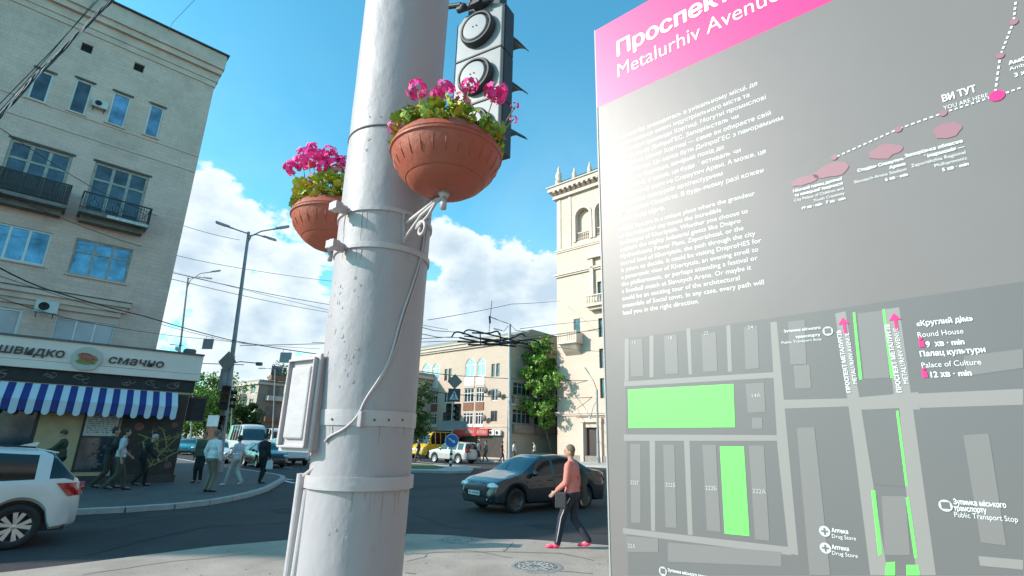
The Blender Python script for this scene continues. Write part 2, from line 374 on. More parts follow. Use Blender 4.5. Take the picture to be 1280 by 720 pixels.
# corner pavement at the cafe: raised, with a kerb of single stones
edge_px = [(-60, 640), (0, 640), (60, 638), (100, 636), (150, 634), (200, 631), (240, 628), (280, 622), (310, 616), (330, 610), (340, 605)]
edge = [G(x, y, .12).xy for x, y in edge_px]
edge = [edge[0] + (edge[0]-edge[2]).normalized()*14] + edge + [Vector((-9.55, 23.6)), Vector((-10.3, 25.0)), Vector((-11.6, 26.4)), Vector((-14, 28.8)), Vector((-20, 35.2)), Vector((-27, 42.8))]
for _ in range(2):
    q_ = [edge[0]]
    for a, b in zip(edge, edge[1:]): q_ += [a.lerp(b, .25), a.lerp(b, .75)]
    edge = q_+[edge[-1]]
inner = [Vector((-40, 56)), Vector((-60, 40)), Vector((-45, 2))]
sheet('corner_pavement', [tuple(p) for p in edge+inner], .118, m_walk, .11)
def kerb_line(path, name='kerb', L=1.0, h=.125, w=.2):
    kb = bpy.data.objects.new(name, None); C.objects.link(kb); kb['kind'] = 'structure'
    src = MB().box(0, L-.012, -w/2, w/2, -.02, h).build('kerb_stone', m_kerb, kb, bevel=.012)
    cum = [0]
    for a, b in zip(path, path[1:]): cum.append(cum[-1]+(b-a).length)
    s = 0; first = True
    def pt(s):
        for i in range(len(path)-1):
            if s <= cum[i+1]: return path[i].lerp(path[i+1], (s-cum[i])/(cum[i+1]-cum[i]))
        return path[-1]
    while s+L < cum[-1]:
        a = pt(s); b = pt(s+L); an = math.atan2(b.y-a.y, b.x-a.x); sx = (b-a).length/L
        o = src if first else inst(src, kb)
        o.location = (a.x, a.y, rnd.uniform(-.006, .004)); o.rotation_euler = (0, 0, an); o.scale = (sx, 1, 1)
        first = False; s += L
kerb_line(edge)
# median with grass, and far pavement in front of the tower block
med = [G(x, y).xy for x, y in [(440, 588), (500, 590), (560, 592), (588, 591), (592, 587), (565, 584), (515, 581), (440, 577)]]
sheet('median_strip', [tuple(p) for p in med], .13, m_kerb, .13)
medc = sum(med, Vector((0, 0)))/len(med)
sheet('median_grass', [tuple(p) for p in [G(x, y).xy for x, y in [(450, 587), (500, 588.5), (545, 589), (556, 587), (540, 583.5), (500, 582), (450, 581)]]], .15, m_grass, .03)
FR = Vector((.752, -.659)); FB = Vector((.659, .752))      # the street grid
T0 = Vector((5.1, 56.1)); B0 = Vector((-.15, 54.9))
fw = [B0-FR*60-FB*6.5, T0+FR*40-FB*6.5, T0+FR*40+FB*60, B0-FR*60+FB*60]
m_fwalk = M('far_pavement_mat', (.40, .385, .36), .9, var=.15, scale=.8, dirt=.3, dirtcol=(.25, .24, .22))
sheet('far_pavement', [tuple(p) for p in fw], .14, m_fwalk, .14)
kerb_line([B0-FR*30-FB*6.6, T0+FR*18-FB*6.6], L=1.6, w=.2, h=.15)
# painted road marks
mk = MB()
for a, b, w in (((352, 584), (366, 585), .12), ((318, 592), (368, 604), .12), ((352, 598), (366, 600), .12), ((520, 577), (600, 584), .12), ((340, 580), (372, 582), .12), ((600, 590), (640, 593), .1)):
    ribbon(mk, [G(*a).xy, G(*b).xy], w*1.6, .004)
mk.build('road_marks', m_paint, kind='stuff')

# ------------------------------------------------------------------ facade helpers
def facade(mb, u0, u1, z0, z1, holes, depth=.18, y=0.0):
    """wall skin in the plane y (outside at -y) with rectangular holes and their reveals"""
    us = sorted({u0, u1, *[h[0] for h in holes], *[h[1] for h in holes]}); zs = sorted({z0, z1, *[h[2] for h in holes], *[h[3] for h in holes]})
    us = [u for u in us if u0 <= u <= u1]; zs = [z for z in zs if z0 <= z <= z1]
    for i in range(len(us)-1):
        for j in range(len(zs)-1):
            cu = (us[i]+us[i+1])/2; cz = (zs[j]+zs[j+1])/2
            if any(h[0] < cu < h[1] and h[2] < cz < h[3] for h in holes): continue
            mb.add([(us[i], y, zs[j]), (us[i+1], y, zs[j]), (us[i+1], y, zs[j+1]), (us[i], y, zs[j+1])], [(0, 1, 2, 3)])
    for a, b, c, d in holes:
        mb.add([(a, y, c), (b, y, c), (b, y, d), (a, y, d), (a, y+depth, c), (b, y+depth, c), (b, y+depth, d), (a, y+depth, d)],
               [(0, 4, 5, 1), (1, 5, 6, 2), (2, 6, 7, 3), (3, 7, 4, 0), (4, 7, 6, 5)])
    return mb
m_glassb = M('window_glass_sky', (.14, .24, .34), .06, metal=.5, var=.7, scale=1.3, spec=.8)
m_glassd = M('window_glass_dark', (.05, .07, .09), .08, metal=.3, var=.8, scale=1.5, spec=.8)
m_glassw = M('window_glass_pale', (.30, .42, .5), .12, metal=.3, var=.2, scale=.7)
m_pvc = M('white_pvc', (.66, .66, .64), .45, var=.08)
m_oldfr = M('old_window_paint', (.36, .33, .29), .8, var=.35, scale=9)
m_brownfr = M('brown_window_paint', (.16, .09, .06), .7, var=.2)
def window(parent, u0, u1, z0, z1, y=.1, cols=1, transom=None, frame=m_pvc, glass=m_glassb, fw=.06, T=None, arch=False, bottom=None):
    fr = MB(T); e = .003
    fr.box(u0+e, u0+fw, y-.05, y+.02, z0+e, z1-e); fr.box(u1-fw, u1-e, y-.05, y+.02, z0+e, z1-e)
    fr.box(u0+fw, u1-fw, y-.048, y+.02, z0+e, z0+fw)
    if not arch: fr.box(u0+fw, u1-fw, y-.048, y+.02, z1-fw, z1-e)
    iw = (u1-u0-2*fw); cw = iw/cols
    for k in range(1, cols): fr.box(u0+fw+k*cw-fw*.55, u0+fw+k*cw+fw*.55, y-.045, y+.018, z0+fw, z1-(0 if arch else fw))
    if transom: fr.box(u0+fw, u1-fw, y-.042, y+.016, transom-fw*.45, transom+fw*.45)
    if arch:
        r = (u1-u0)/2; c = (u0+u1)/2
        for k in range(10):
            a0 = PI*k/10; a1 = PI*(k+1)/10
            P = lambda a, rr: (c+rr*math.cos(a), z1+rr*math.sin(a))
            q = [P(a0, r-fw), P(a1, r-fw), P(a1, r-e), P(a0, r-e)]
            fr.prism(q, y-.05, y+.02)
        fr.box(c-fw*.4, c+fw*.4, y-.044, y+.015, z1, z1+r-fw)
        fr.box(u0+fw, u1-fw, y-.046, y+.015, z1-fw*.5, z1+fw*.5)
    f = fr.build('window', frame, parent)
    for k in range(cols):
        a = u0+fw+k*cw+.01; b = a+cw-.02
        spans = [(z0+fw, z1 if arch else z1-fw)]
        if transom: spans = [(z0+fw, transom), (transom, z1 if arch else z1-fw)]
        for (p, q) in spans:
            MB(T).box(a, b, y-.012-.002*k, y, p, q).build('pane', glass, f)
    if arch:
        r = (u1-u0)/2-fw*.7; c = (u0+u1)/2
        MB(T).prism([(c+r*math.cos(PI*k/12), z1+r*math.sin(PI*k/12)) for k in range(13)], y-.01, y+.003).build('pane', glass, f)
    if bottom: pass
    return f
def inst_part(proto, parent, **kw):
    o = inst(proto, parent, **kw)
    for k in list(proto.children): inst(k, o)
    return o

# ------------------------------------------------------------------ near-left apartment block
OB = Vector((-14.6, 22.3, 0)); RB = math.atan2(.688, .725)
lb = thing('apartment_building', 'weathered grey brick apartment block with two balconies, standing behind the cafe', 'building', OB, RB)
m_brick = brickwall('grey_brick', (.74, .50, .41), (.68, .46, .38), (.58, .40, .33), .52, .17, ms=.008, bump=.2, dirt=.75, dscale=.7, dcol=(.34, .24, .19))
m_band = M('grey_render', (.66, .47, .385), .9, var=.15, scale=1.4, bump=.3, bscale=18, dirt=.5, dirtcol=(.22, .2, .18))
CR = -.62
holes = [(-6.75, -6.18, 14.5, 15.88), (-5.5, -4.94, 14.56, 16.1), (-4.22, -3.6, 14.6, 16.15), (-2.87, -2.34, 14.64, 16.22),
         (-5.68, -5.3, 17.45, 17.85), (-3.82, -3.44, 17.55, 17.95),
         (-6.78, -4.9, 10.3, 12.62), (-4.18, -2.27, 10.3, 12.7), (-6.62, -4.82, 7.86, 9.22), (-4.1, -2.2, 7.76, 9.28),
         (-4.04, -2.17, 4.95, 6.0), (-6.4, -5.0, 4.9, 6.1)]
hidden = [(-u-.9, -u, z, z+1.4) for u in (9, 12, 15, 18, 21, 25, 29) for z in (14.6, 11, 7.8, 4.8, 1.4)]
wl = MB(); facade(wl, -32, CR, 0, 19.0, holes+hidden, .2)
wl.box(-32, CR, .45, 14, 0, 18.9)   # body of the block behind the skin
wl.add([(CR, 0, 0), (CR, .45, 0), (CR, .45, 19), (CR, 0, 19)], [(0, 1, 2, 3)]); wl.add([(-32, 0, 0), (-32, .45, 0), (-32, .45, 19), (-32, 0, 19)], [(0, 1, 2, 3)])
wl.build('wall', m_brick, lb)
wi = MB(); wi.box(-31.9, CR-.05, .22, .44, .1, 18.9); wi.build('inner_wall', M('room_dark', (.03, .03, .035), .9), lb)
co = MB(); co.box(-32.05, CR+.04, -.05, 14.05, 18.35, 18.62); co.box(-32.1, CR+.1, -.10, 14.1, 18.62, 19.02); co.box(-32.25, CR+.16, -.26, 14.25, 19.02, 19.3); co.box(-32.35, CR+.22, -.36, 14.35, 19.3, 20.1)
co.build('cornice', m_band, lb)
rf = MB(); rf.box(-32.5, CR+.30, -.46, 14.5, 20.1, 20.17); rf.prism([(-.3, 20.17), (14.3, 20.17), (7, 22.6)], -32.2, CR+.1, 'x')
rf.build('roof', M('dark_roof_metal', (.06, .06, .065), .6, metal=.3), lb)
st = MB(); st.box(-32, -1.85, -.28, 0, 6.72, 6.9); st.box(-32, -1.95, -.18, 0, 6.5, 6.72); st.box(-32, -2.1, -.1, 0, 6.3, 6.5)
st.build('string_course', m_band, lb)
gr = MB(); gr.box(-32, -1.83, -.3, 0, 6.9, 6.94); gr.build('ledge_flashing', M('rusty_flashing', (.10, .08, .07), .7), lb)
for z in (13.6, 14.42):
    MB().box(-32, CR-.0, -.035, 0, z, z+.04).build('wall_seam', m_band, lb)
window(lb, *holes[0], cols=1, glass=m_glassd, fw=.07)
window(lb, *holes[1], cols=1, glass=m_glassd, fw=.06)
window(lb, *holes[2], cols=1, glass=m_glassb, fw=.06)
window(lb, *holes[3], cols=1, glass=m_glassb, fw=.06)
for h in holes[4:6]: MB().box(h[0]+.03, h[1]-.03, .1, .14, h[2]+.03, h[3]-.03).build('vent_opening', M('vent_black', (.012, .012, .014), .9), lb)
window(lb, *holes[6], cols=3, transom=11.9, frame=m_oldfr, glass=m_glassd, fw=.1)
window(lb, *holes[7], cols=3, transom=11.95, frame=m_oldfr, glass=m_glassd, fw=.1)
window(lb, *holes[8], cols=3, frame=m_pvc, glass=m_glassb, fw=.07)
window(lb, *holes[9], cols=3, transom=8.75, frame=m_oldfr, glass=m_glassb, fw=.07)
window(lb, *holes[10], cols=3, frame=m_pvc, glass=m_glassw, fw=.05)
window(lb, *holes[11], cols=2, frame=m_pvc, glass=m_glassw, fw=.08)
wproto = window(lb, *hidden[0], cols=2, glass=m_glassd, fw=.06)
for h in hidden[1:]:
    inst_part(wproto, lb, loc=(h[0]-hidden[0][0], 0, h[2]-hidden[0][2]))
# sills and lintel strips
for h in holes[:4]+holes[8:11]:
    MB().box(h[0]-.06, h[1]+.06, -.07, .05, h[2]-.06, h[2]-.003).build('sill', m_band, lb)
for h in holes[:4]+holes[6:8]:
    MB().box(h[0]-.08, h[1]+.08, -.03, .05, h[3]+.003, h[3]+.09).build('lintel', M('stained_lintel', (.10, .085, .07), .9, var=.3), lb)
m_iron = M('balcony_iron', (.045, .045, .05), .7, var=.3)
m_slabc = M('balcony_concrete', (.20, .185, .165), .95, var=.3, scale=3, dirt=.7, dirtcol=(.07, .06, .055), bump=.5, bscale=12)
def balcony(u0, u1, z0, z1, p, slats, white):
    b = MB(); b.box(u0, u1, -p, 0, z0, z0+.14); b.box(u0+.1, u1-.1, -p*.5, 0, z0-.22, z0)
    sb = b.build('balcony', m_slabc, lb)
    r = MB(); r.box(u0, u1, -p, -p+.05, z1-.05, z1); r.box(u0, u0+.05, -p+.05, 0, z1-.05, z1); r.box(u1-.05, u1, -p+.05, 0, z1-.05, z1)
    r.box(u0, u1, -p+.01, -p+.04, z0+.2, z0+.23)
    n = int((u1-u0)/.09)
    for k in range(n+1):
        u = u0+(u1-u0)*k/n; r.box(max(u0, u-.009), min(u1, u+.009), -p+.015, -p+.035, z0+.14, z1-.05)
    for k in range(9):
        y = -p+.08+(p-.1)*k/9
        for uu in (u0, u1-.02): r.box(uu+.003, uu+.017, y, y+.018, z0+.14, z1-.05)
    # scroll ornaments
    for q in range(3 if not slats else 0):
        uc = u0+(u1-u0)*(q+.5)/3
        for s in (-1, 1):
            r.tube([(uc+s*(.05+.02*k/3)*1.0+s*.10*math.sin(k*.55), -p-.004, z0+.3+.045*k) for k in range(11)], .011, 5)
    r.build('balcony_railing', m_iron, sb)
    if slats:
        n = int((u1-u0)/.075); src = None
        for k in range(n):
            u = u0+.02+(u1-u0-.04)*(k+.5)/n
            if src is None: src = MB().box(-.032, .032, -.012, .012, 0, z1-z0-.22).build('slat', M('board_grey', (.085, .082, .08), .8, var=.35, scale=6), sb, loc=(u, -p+.075, z0+.16)); s0 = u
            else: inst(src, sb, loc=(u, -p+.075+rnd.uniform(-.004, .004), z0+.16))
    w = MB(); w.box(u0+(.9 if slats is False else .05), u1-.03, -p-.012, -p-.002, z0+.0, z0+.12) if white else None
    if white: w.build('bare_edge', M('bare_white_edge', (.55, .54, .5), .9, var=.4, scale=6), sb)
balcony(-7.9, -4.66, 10.1, 11.1, .8, True, False)
balcony(-4.3, -1.97, 10.13, 11.02, .8, False, True)
# stained patches that belong to the wall under the balconies
def ac_unit(label, loc, rz, s=1.0, group=None):
    t = thing('air_conditioner', label, 'air conditioner', loc, rz, group)
    MB().box(-.42*s, .42*s, -.3*s, 0, 0, .56*s).build('casing', M('ac_white', (.58, .57, .54), .55, var=.1, dirt=.3), t, bevel=.015)
    MB().lathe([(.235*s, 0), (.235*s, .02), (.2*s, .02), (.2*s, .004)], 20, (-.1*s, -.30*s, .28*s), Quaternion((1, 0, 0), PI/2)).build('fan_ring', M('ac_white', ), t)
    f = MB(); f.lathe([(0, .002), (.2*s, .002)], 20, (-.1*s, -.303*s, .28*s), Quaternion((1, 0, 0), PI/2))
    f.build('fan_opening', M('vent_black'), t)
    g = MB()
    for k in range(1, 5): g.lathe([(.045*k*s, .0), (.045*k*s+.008, .006)], 16, (-.1*s, -.309*s, .28*s), Quaternion((1, 0, 0), PI/2))
    g.build('fan_grille', M('ac_dark', (.09, .09, .09), .6), t)
    b = MB()
    for x in (-.3*s, .3*s): b.box(x-.015, x+.015, -.3*s, .02, -.03, -.002); b.cone((x, -.28*s, -.01), (x, .02, -.22*s), .012)
    b.build('bracket', m_iron, t)
    return t
def onB(u, y, z): return OB + Matrix.Rotation(RB, 3, 'Z') @ Vector((u, y, z))
ac_unit('small dirty air conditioner between the top floor windows of the grey block', onB(-4.56, -.03, 15.05), RB, .62)
ac_unit('boxy air conditioner under the ledge just above the cafe sign', onB(-4.4, -.30, 6.02), RB, .8)

# ------------------------------------------------------------------ cafe on the corner
OC = Vector((-12.05, 19.9, 0)); RC = math.atan2(.64, .769)
def onC(u, y, z): return OC + Matrix.Rotation(RC, 3, 'Z') @ Vector((u, y, z))
cf = thing('corner_cafe', 'single storey corner cafe with grey fascia sign and striped awning', 'shop', OC, RC)
m_fas = M('fascia_panel', (.82, .67, .59), .55, var=.05, scale=.8, dirt=.12, dirtcol=(.25, .24, .22))
m_black = M('blackboard_paint', (.028, .027, .029), .75, var=.3, scale=5)
m_cream = M('cream_wall', (.50, .36, .21), .85, var=.12, dirt=.25)
m_dark = M('shop_dark', (.02, .02, .022), .6, var=.3)
fa = MB(); fa.box(-9, .2, -.12, 3.4, 3.98, 4.68); fa.box(-9, .2, -.16, 3.4, 3.72, 3.965)
fa.build('fascia', m_fas, cf, bevel=.008)
cp = MB(); cp.box(-9.02, .22, -.18, 3.45, 4.68, 4.74); cp.box(-9, .18, -.10, -.09, 3.965, 3.98); cp.build('coping', M('coping_dark', (.11, .11, .11), .5), cf)
MB().box(-9, .1, -.02, 3.3, 3.28, 3.72).build('chalkboard_band', m_black, cf)
ch = MB(); rr = random.Random(5)
for uc in (-4.15, -3.2, -1.9, -1.15, -.55, -5.2):
    for q in range(3):
        a = rr.uniform(.06, .19); b = rr.uniform(.04, .09); ox = rr.uniform(-.15, .15); oz = 3.5+rr.uniform(-.07, .07)
        a0 = rr.uniform(0, 3); a1 = a0+rr.uniform(2.5, 6)
        ch.tube([(uc+ox+a*math.cos(a0+(a1-a0)*k/14), -.024, oz+b*math.sin(a0+(a1-a0)*k/14)) for k in range(15)], .006, 4)
ch.build('chalk_drawing', M('chalk', (.42, .34, .30), .9, var=.3, scale=14), cf)
wa = MB(); facade(wa, -9, 0, .35, 3.28, [(-8.8, -4.05, .36, 2.9), (-2.93, -1.93, .5, 2.42)], .15)
wa.add([(0, 0, 0), (0, 3.3, 0), (0, 3.3, 3.28), (0, 0, 3.28)], [(0, 1, 2, 3)])
wa.build('wall', m_cream, cf)
MB().box(-9, .04, -.05, 3.35, .1, .38).build('plinth', M('plinth_tile', (.05, .045, .04), .5, var=.3, scale=4), cf)
MB().box(-8.9, -.03, .3, 3.2, .1, 3.25).build('interior', m_dark, cf)
window(cf, -8.8, -4.05, .36, 2.9, y=.05, cols=3, frame=M('dark_frame', (.03, .028, .028), .5), glass=m_glassd, fw=.08)
wn = window(cf, -2.93, -1.93, .5, 2.42, y=.03, cols=1, transom=1.62, frame=M('dark_frame'), glass=m_glassd, fw=.05)
# poster with the menu
MB().box(-2.86, -1.96, -.03, -.022, 1.66, 2.4).build('menu_poster', M('poster_paper', (.50, .50, .47), .7, var=.12, scale=7), cf)
pt = MB(); rr = random.Random(11)
for r_ in range(9):
    z = 2.32-.07*r_; u = -2.8
    while u < -2.05:
        w = rr.uniform(.03, .12); pt.add([(u, -.0325, z), (min(u+w, -2.02), -.0325, z), (min(u+w, -2.02), -.0325, z+.028), (u, -.0325, z+.028)], [(0, 1, 2, 3)]); u += w+rr.uniform(.015, .1)
pt.build('menu_print', M('menu_ink', (.20, .16, .13), .8, var=.4, scale=20), cf, kind='stuff')
# display inside the window
ds = MB(); rr = random.Random(2)
for k in range(26):
    u = rr.uniform(-2.85, -2.0); z = rr.uniform(.6, 1.5); ds.obox((u, .018, z), (rr.uniform(.04, .12), .004, rr.uniform(.03, .09)))
ds.build('window_sticker', M('sticker_mix', (.16, .12, .09), .7, var=.8, scale=9), cf)
# dark mural corner
MB().box(-1.88, -.02, -.03, -.001, .39, 3.2).build('mural_panel', M('mural_dark', (.035, .028, .024), .6, var=.5, scale=2.2), cf)
pl_ = MB(); rr = random.Random(9)
def mur(px): 
    return px
stems = [[(-.9, .5), (-.7, .85), (-.45, 1.25), (-.1, 1.7)], [(-1.0, .55), (-.55, .8), (-.3, 1.0), (-.05, 1.15)], [(-1.35, 1.75), (-1.0, 1.62), (-.7, 1.55), (-.35, 1.6), (-.08, 1.78)],
         [(-1.1, 1.35), (-.8, 1.3), (-.55, 1.15), (-.25, 1.2)], [(-.8, .75), (-1.0, 1.05), (-1.15, 1.5)], [(-.6, 1.1), (-.75, 1.45), (-.95, 1.85)], [(-.4, 1.3), (-.5, 1.65), (-.65, 1.95)]]
for s in stems:
    pl_.tube([(u, -.036, z) for u, z in s], .02, 5)
for s in stems:
    for (u, z) in s[1:]:
        for q in range(3):
            a = rr.uniform(0, 6.28); pl_.tube([(u, -.036, z), (u+.16*math.cos(a), -.038, z+.16*math.sin(a))], .010, 4)
pl_.build('mural_drawing', M('mural_gold', (.26, .24, .09), .7, var=.4, scale=6), cf)
pk = MB()
for (u, z, s) in ((-1.35, 2.0, .14), (-.3, 2.1, .1), (-1.5, 1.1, .1), (-.25, .7, .12)):
    MB().lathe([(0, 0), (s, 0)], 10, (u, -.034, z), Quaternion((1, 0, 0), PI/2)).build('mural_flower', M('mural_rose', (.20, .08, .07), .7, var=.5, scale=12), cf)
# door side: bits of display beyond the dark windows
ds = MB()
for k in range(30):
    u = rr.uniform(-6.6, -4.2); z = rr.uniform(1.3, 2.3); ds.obox((u, .26, z), (rr.uniform(.05, .25), .01, rr.uniform(.03, .12)))
ds.build('shelf_goods', M('sticker_mix'), cf)
# awning: single stripes, sloping out, each with a rounded tongue
aw = thing('striped_awning', 'blue and white striped fabric awning with scalloped edge over the cafe front', 'awning', OC, RC)
m_aw = M('awning_white', (.55, .60, .66), .8, var=.05); m_ab = M('awning_blue', (.02, .035, .19), .8, var=.1)
sw = .192; srcs = {}
top = (-.14, 3.24); lip = (-.72, 2.72); drop = .46
for k in range(42):
    u = -.40-sw*(k+1)
    if u < -8.6: break
    w = k % 2 == 0
    if w not in srcs:
        m = MB(); e = .003
        m.add([(e, top[0], top[1]), (sw-e, top[0], top[1]), (sw-e, lip[0], lip[1]), (e, lip[0], lip[1]), (e, top[0]+.01, top[1]-.015), (sw-e, top[0]+.01, top[1]-.015), (sw-e, lip[0]+.008, lip[1]-.015), (e, lip[0]+.008, lip[1]-.015)],
              [(0, 1, 2, 3), (7, 6, 5, 4), (0, 4, 5, 1), (0, 3, 7, 4), (1, 5, 6, 2)])
        rr_ = sw/2-e; zc = lip[1]-drop+rr_+(0 if w else .05)
        poly = [(e, lip[1]), (e, zc)] + [(sw/2-rr_*math.cos(PI*q/8), zc-rr_*math.sin(PI*q/8)*(1 if w else .35)) for q in range(1, 8)] + [(sw-e, zc), (sw-e, lip[1])]
        m.prism(poly, lip[0]-.004, lip[0]+.004)
        srcs[w] = m.build('awning_stripe', m_aw if w else m_ab, aw, label='white awning stripe' if w else 'navy awning stripe', loc=(u, 0, 0))
    else: inst(srcs[w], aw, loc=(u, 0, rnd.uniform(-.002, .002)))
fr = MB(); fr.cone((-8.5, lip[0]+.02, lip[1]-.03), (-.42, lip[0]+.02, lip[1]-.03), .015)
for u in (-8.4, -5.5, -2.9, -.5): fr.cone((u, lip[0]+.02, lip[1]-.03), (u, -.03, 2.75), .012)
fr.build('awning_frame', m_iron, aw)
# lettering
def letters(body, u0, u1, z, size, mat, bold, name='lettering', y=-.15, shear=.12, th=.03):
    v, f = text_mb(body, size, None, bold=bold, shear=shear, ext=th/2)
    x0 = min(p.x for p in v); x1 = max(p.x for p in v); s = (u1-u0)/(x1-x0)
    mb = MB(); mb.add([(u0+(p.x-x0)*s, y-p.z, z+p.y) for p in v], f); return mb.build(name, mat, cf)
m_let = M('letter_dark', (.06, .055, .055), .5)
letters('швидко', -5.47, -3.86, 4.13, .42, m_let, .006)
letters('смачно', -2.66, -1.03, 4.10, .40, m_let, .006)
em = thing('burger_emblem', 'round cream plate emblem with a burger picture in the middle of the cafe sign', 'sign', onC(-3.26, -.2, 4.17), RC)
MB().lathe([(0, -.04), (.37, -.04), (.40, -.02), (.40, .04), (0, .04)], 36, (0, 0, 0), Quaternion((1, 0, 0), PI/2)).build('disc', M('emblem_cream', (.50, .48, .42), .5, var=.08), em, smooth=False)
def blob(name, pts, y, mat):
    return MB().prism(pts, y, y+.012).build(name, mat, em)
rr = random.Random(4)
def ov(cx_, cz_, a, b, n=16, j=.12, rot=0.0):
    out = []
    for k in range(n):
        t = 2*PI*k/n; r_ = 1+rr.uniform(-j, j); x = a*math.cos(t)*r_; z = b*math.sin(t)*r_; out.append((cx_+x*math.cos(rot)-z*math.sin(rot), cz_+x*math.sin(rot)+z*math.cos(rot)))
    return out
blob('lettuce', ov(0, -.12, .27, .09), -.056, M('lettuce', (.18, .26, .06), .6, var=.4, scale=20))
blob('bun', ov(.02, .02, .27, .15, rot=-.25), -.066, M('bun', (.42, .17, .06), .6, var=.35, scale=12))
blob('meat', ov(.0, .05, .2, .11, rot=-.35), -.076, M('meat', (.32, .05, .035), .5, var=.5, scale=16))
for k in range(5):
    blob('bacon_strip', ov(-.14+.065*k, .08-.02*k, .022, .12, 10, .1, rot=-.7), -.086, M('bacon', (.42, .16, .12), .5, var=.4, scale=20))
# bits on the roof edge of the cafe
cc = thing('roof_camera', 'small white camera on a bracket on the cafe roof edge', 'camera', onC(-.65, -.02, 4.74), RC)
MB().cone((0, 0, 0), (0, 0, .38), .018).cone((-.32, 0, .26), (.12, 0, .26), .014).build('mast', m_iron, cc)
MB().obox((-.06, -.06, .12), (.12, .3, .12), Quaternion((1, 0, 0), .3)).build('camera_body', M('ac_white'), cc, bevel=.01)
rb = MB().box(-.2, .2, 0, .3, 0, .17).box(-.16, .16, .02, .28, .17, .2).build('roof_box', M('coping_dark'), None, bevel=.01)
rb.location = onC(-.25, .1, 4.74); rb.rotation_euler = (0, 0, RC); tag(rb, 'small dark equipment box at the right end of the cafe roof', 'equipment box')
# projecting board with its curved pipe at the cafe corner
hb = thing('hanging_board', 'dark framed menu board on a curved pipe at the corner of the cafe', 'sign', onC(.05, .5, 0), RC)
MB().box(-.02, .62, -.03, .03, 2.3, 3.12).build('board', m_black, hb, bevel=.01)
MB().box(-.05, .65, -.04, .04, 3.12, 3.17).box(-.05, .65, -.04, .04, 2.25, 2.3).box(-.05, -.02, -.04, .04, 2.3, 3.12).box(.62, .65, -.04, .04, 2.3, 3.12).build('board_frame', M('brown_window_paint'), hb)
MB().tube([(-.16, 0, .12), (-.16, 0, 1.2), (-.14, 0, 2.2), (-.09, 0, 2.9), (-.02, 0, 3.2), (.12, 0, 3.24), (.3, 0, 3.2)], .03, 8).build('pipe', M('rusty_pipe', (.22, .12, .07), .7, var=.3), hb, smooth=True)
# ------------------------------------------------------------------ cream tower block beyond the crossing
RG = math.atan2(-.659, .752)
def loc_of(O, rz, u, y, z): return Vector((O[0], O[1], 0)) + Matrix.Rotation(rz, 3, 'Z') @ Vector((u, y, z))
m_tow = brickwall('tower_render', (.58, .455, .375), (.55, .43, .355), (.50, .39, .32), 1.6, .62, ms=.012, bump=.15, dirt=.22, dscale=.16, dcol=(.40, .33, .26))
m_tow2 = M('tower_trim', (.60, .48, .40), .85, var=.12, scale=1.2, dirt=.35, dirtcol=(.30, .25, .2))
tw = thing('tower_building', 'tall cream corner tower with arched belvedere, small balcony and finials on its roof', 'building', (T0.x, T0.y, 0), RG)
def arch_facade(mb, u0, u1, z0, z1, arches, depth=.4, y=0.0, rest=()):
    """rectangular holes for the straight part, then the spandrels round each arch head"""
    holes = [(a, b, c, d + (b-a)/2) for a, b, c, d in arches] + list(rest)
    facade(mb, u0, u1, z0, z1, holes, depth, y)
    for a, b, c, d in arches:
        r = (b-a)/2; m = (a+b)/2; top = d+r; n = 10
        for k in range(n):
            a0 = PI*k/n; a1 = PI*(k+1)/n
            p0 = (m+r*math.cos(a0), d+r*math.sin(a0)); p1 = (m+r*math.cos(a1), d+r*math.sin(a1))
            mb.add([(p0[0], y, p0[1]), (p1[0], y, p1[1]), (p1[0], y, top), (p0[0], y, top)], [(0, 1, 2, 3)])
            mb.add([(p0[0], y, p0[1]), (p1[0], y, p1[1]), (p1[0], y+depth*.98, p1[1]), (p0[0], y+depth*.98, p0[1])], [(0, 1, 2, 3)])
archs = [(2.72, 4.5, 23.6, 26.6), (5.3, 7.1, 23.6, 26.6), (7.9, 9.7, 23.6, 26.6), (10.5, 12.3, 23.6, 26.6)]
twh = [(2.2, 3.05, 13.0, 14.75)]
for u in (5.3, 8.2, 11.1):
    for z in (16.4, 12.4, 9.2, 6.2): twh.append((u, u+1.1, z, z+2.0))
twh += [(3.45, 5.0, .2, 3.4), (6.4, 7.9, .2, 3.4)]
wl = MB(); arch_facade(wl, 0, 15, 0, 29.6, archs, .5, 0, twh)
for a, b in ((0, 15),):
    wl.box(0, 15, 1.6, 14, 0, 29.5)
wl.add([(0, 0, 0), (0, 1.6, 0), (0, 1.6, 29.6), (0, 0, 29.6)], [(0, 1, 2, 3)]); wl.add([(15, 0, 0), (15, 1.6, 0), (15, 1.6, 29.6), (15, 0, 29.6)], [(0, 1, 2, 3)])
wl.build('wall', m_tow, tw)
MB().box(.1, 14.9, .55, 1.5, .1, 23.0).box(.1, 14.9, 1.4, 1.55, 23, 29.4).build('inner_wall', M('loggia_shade', (.12, .11, .10), .9), tw)
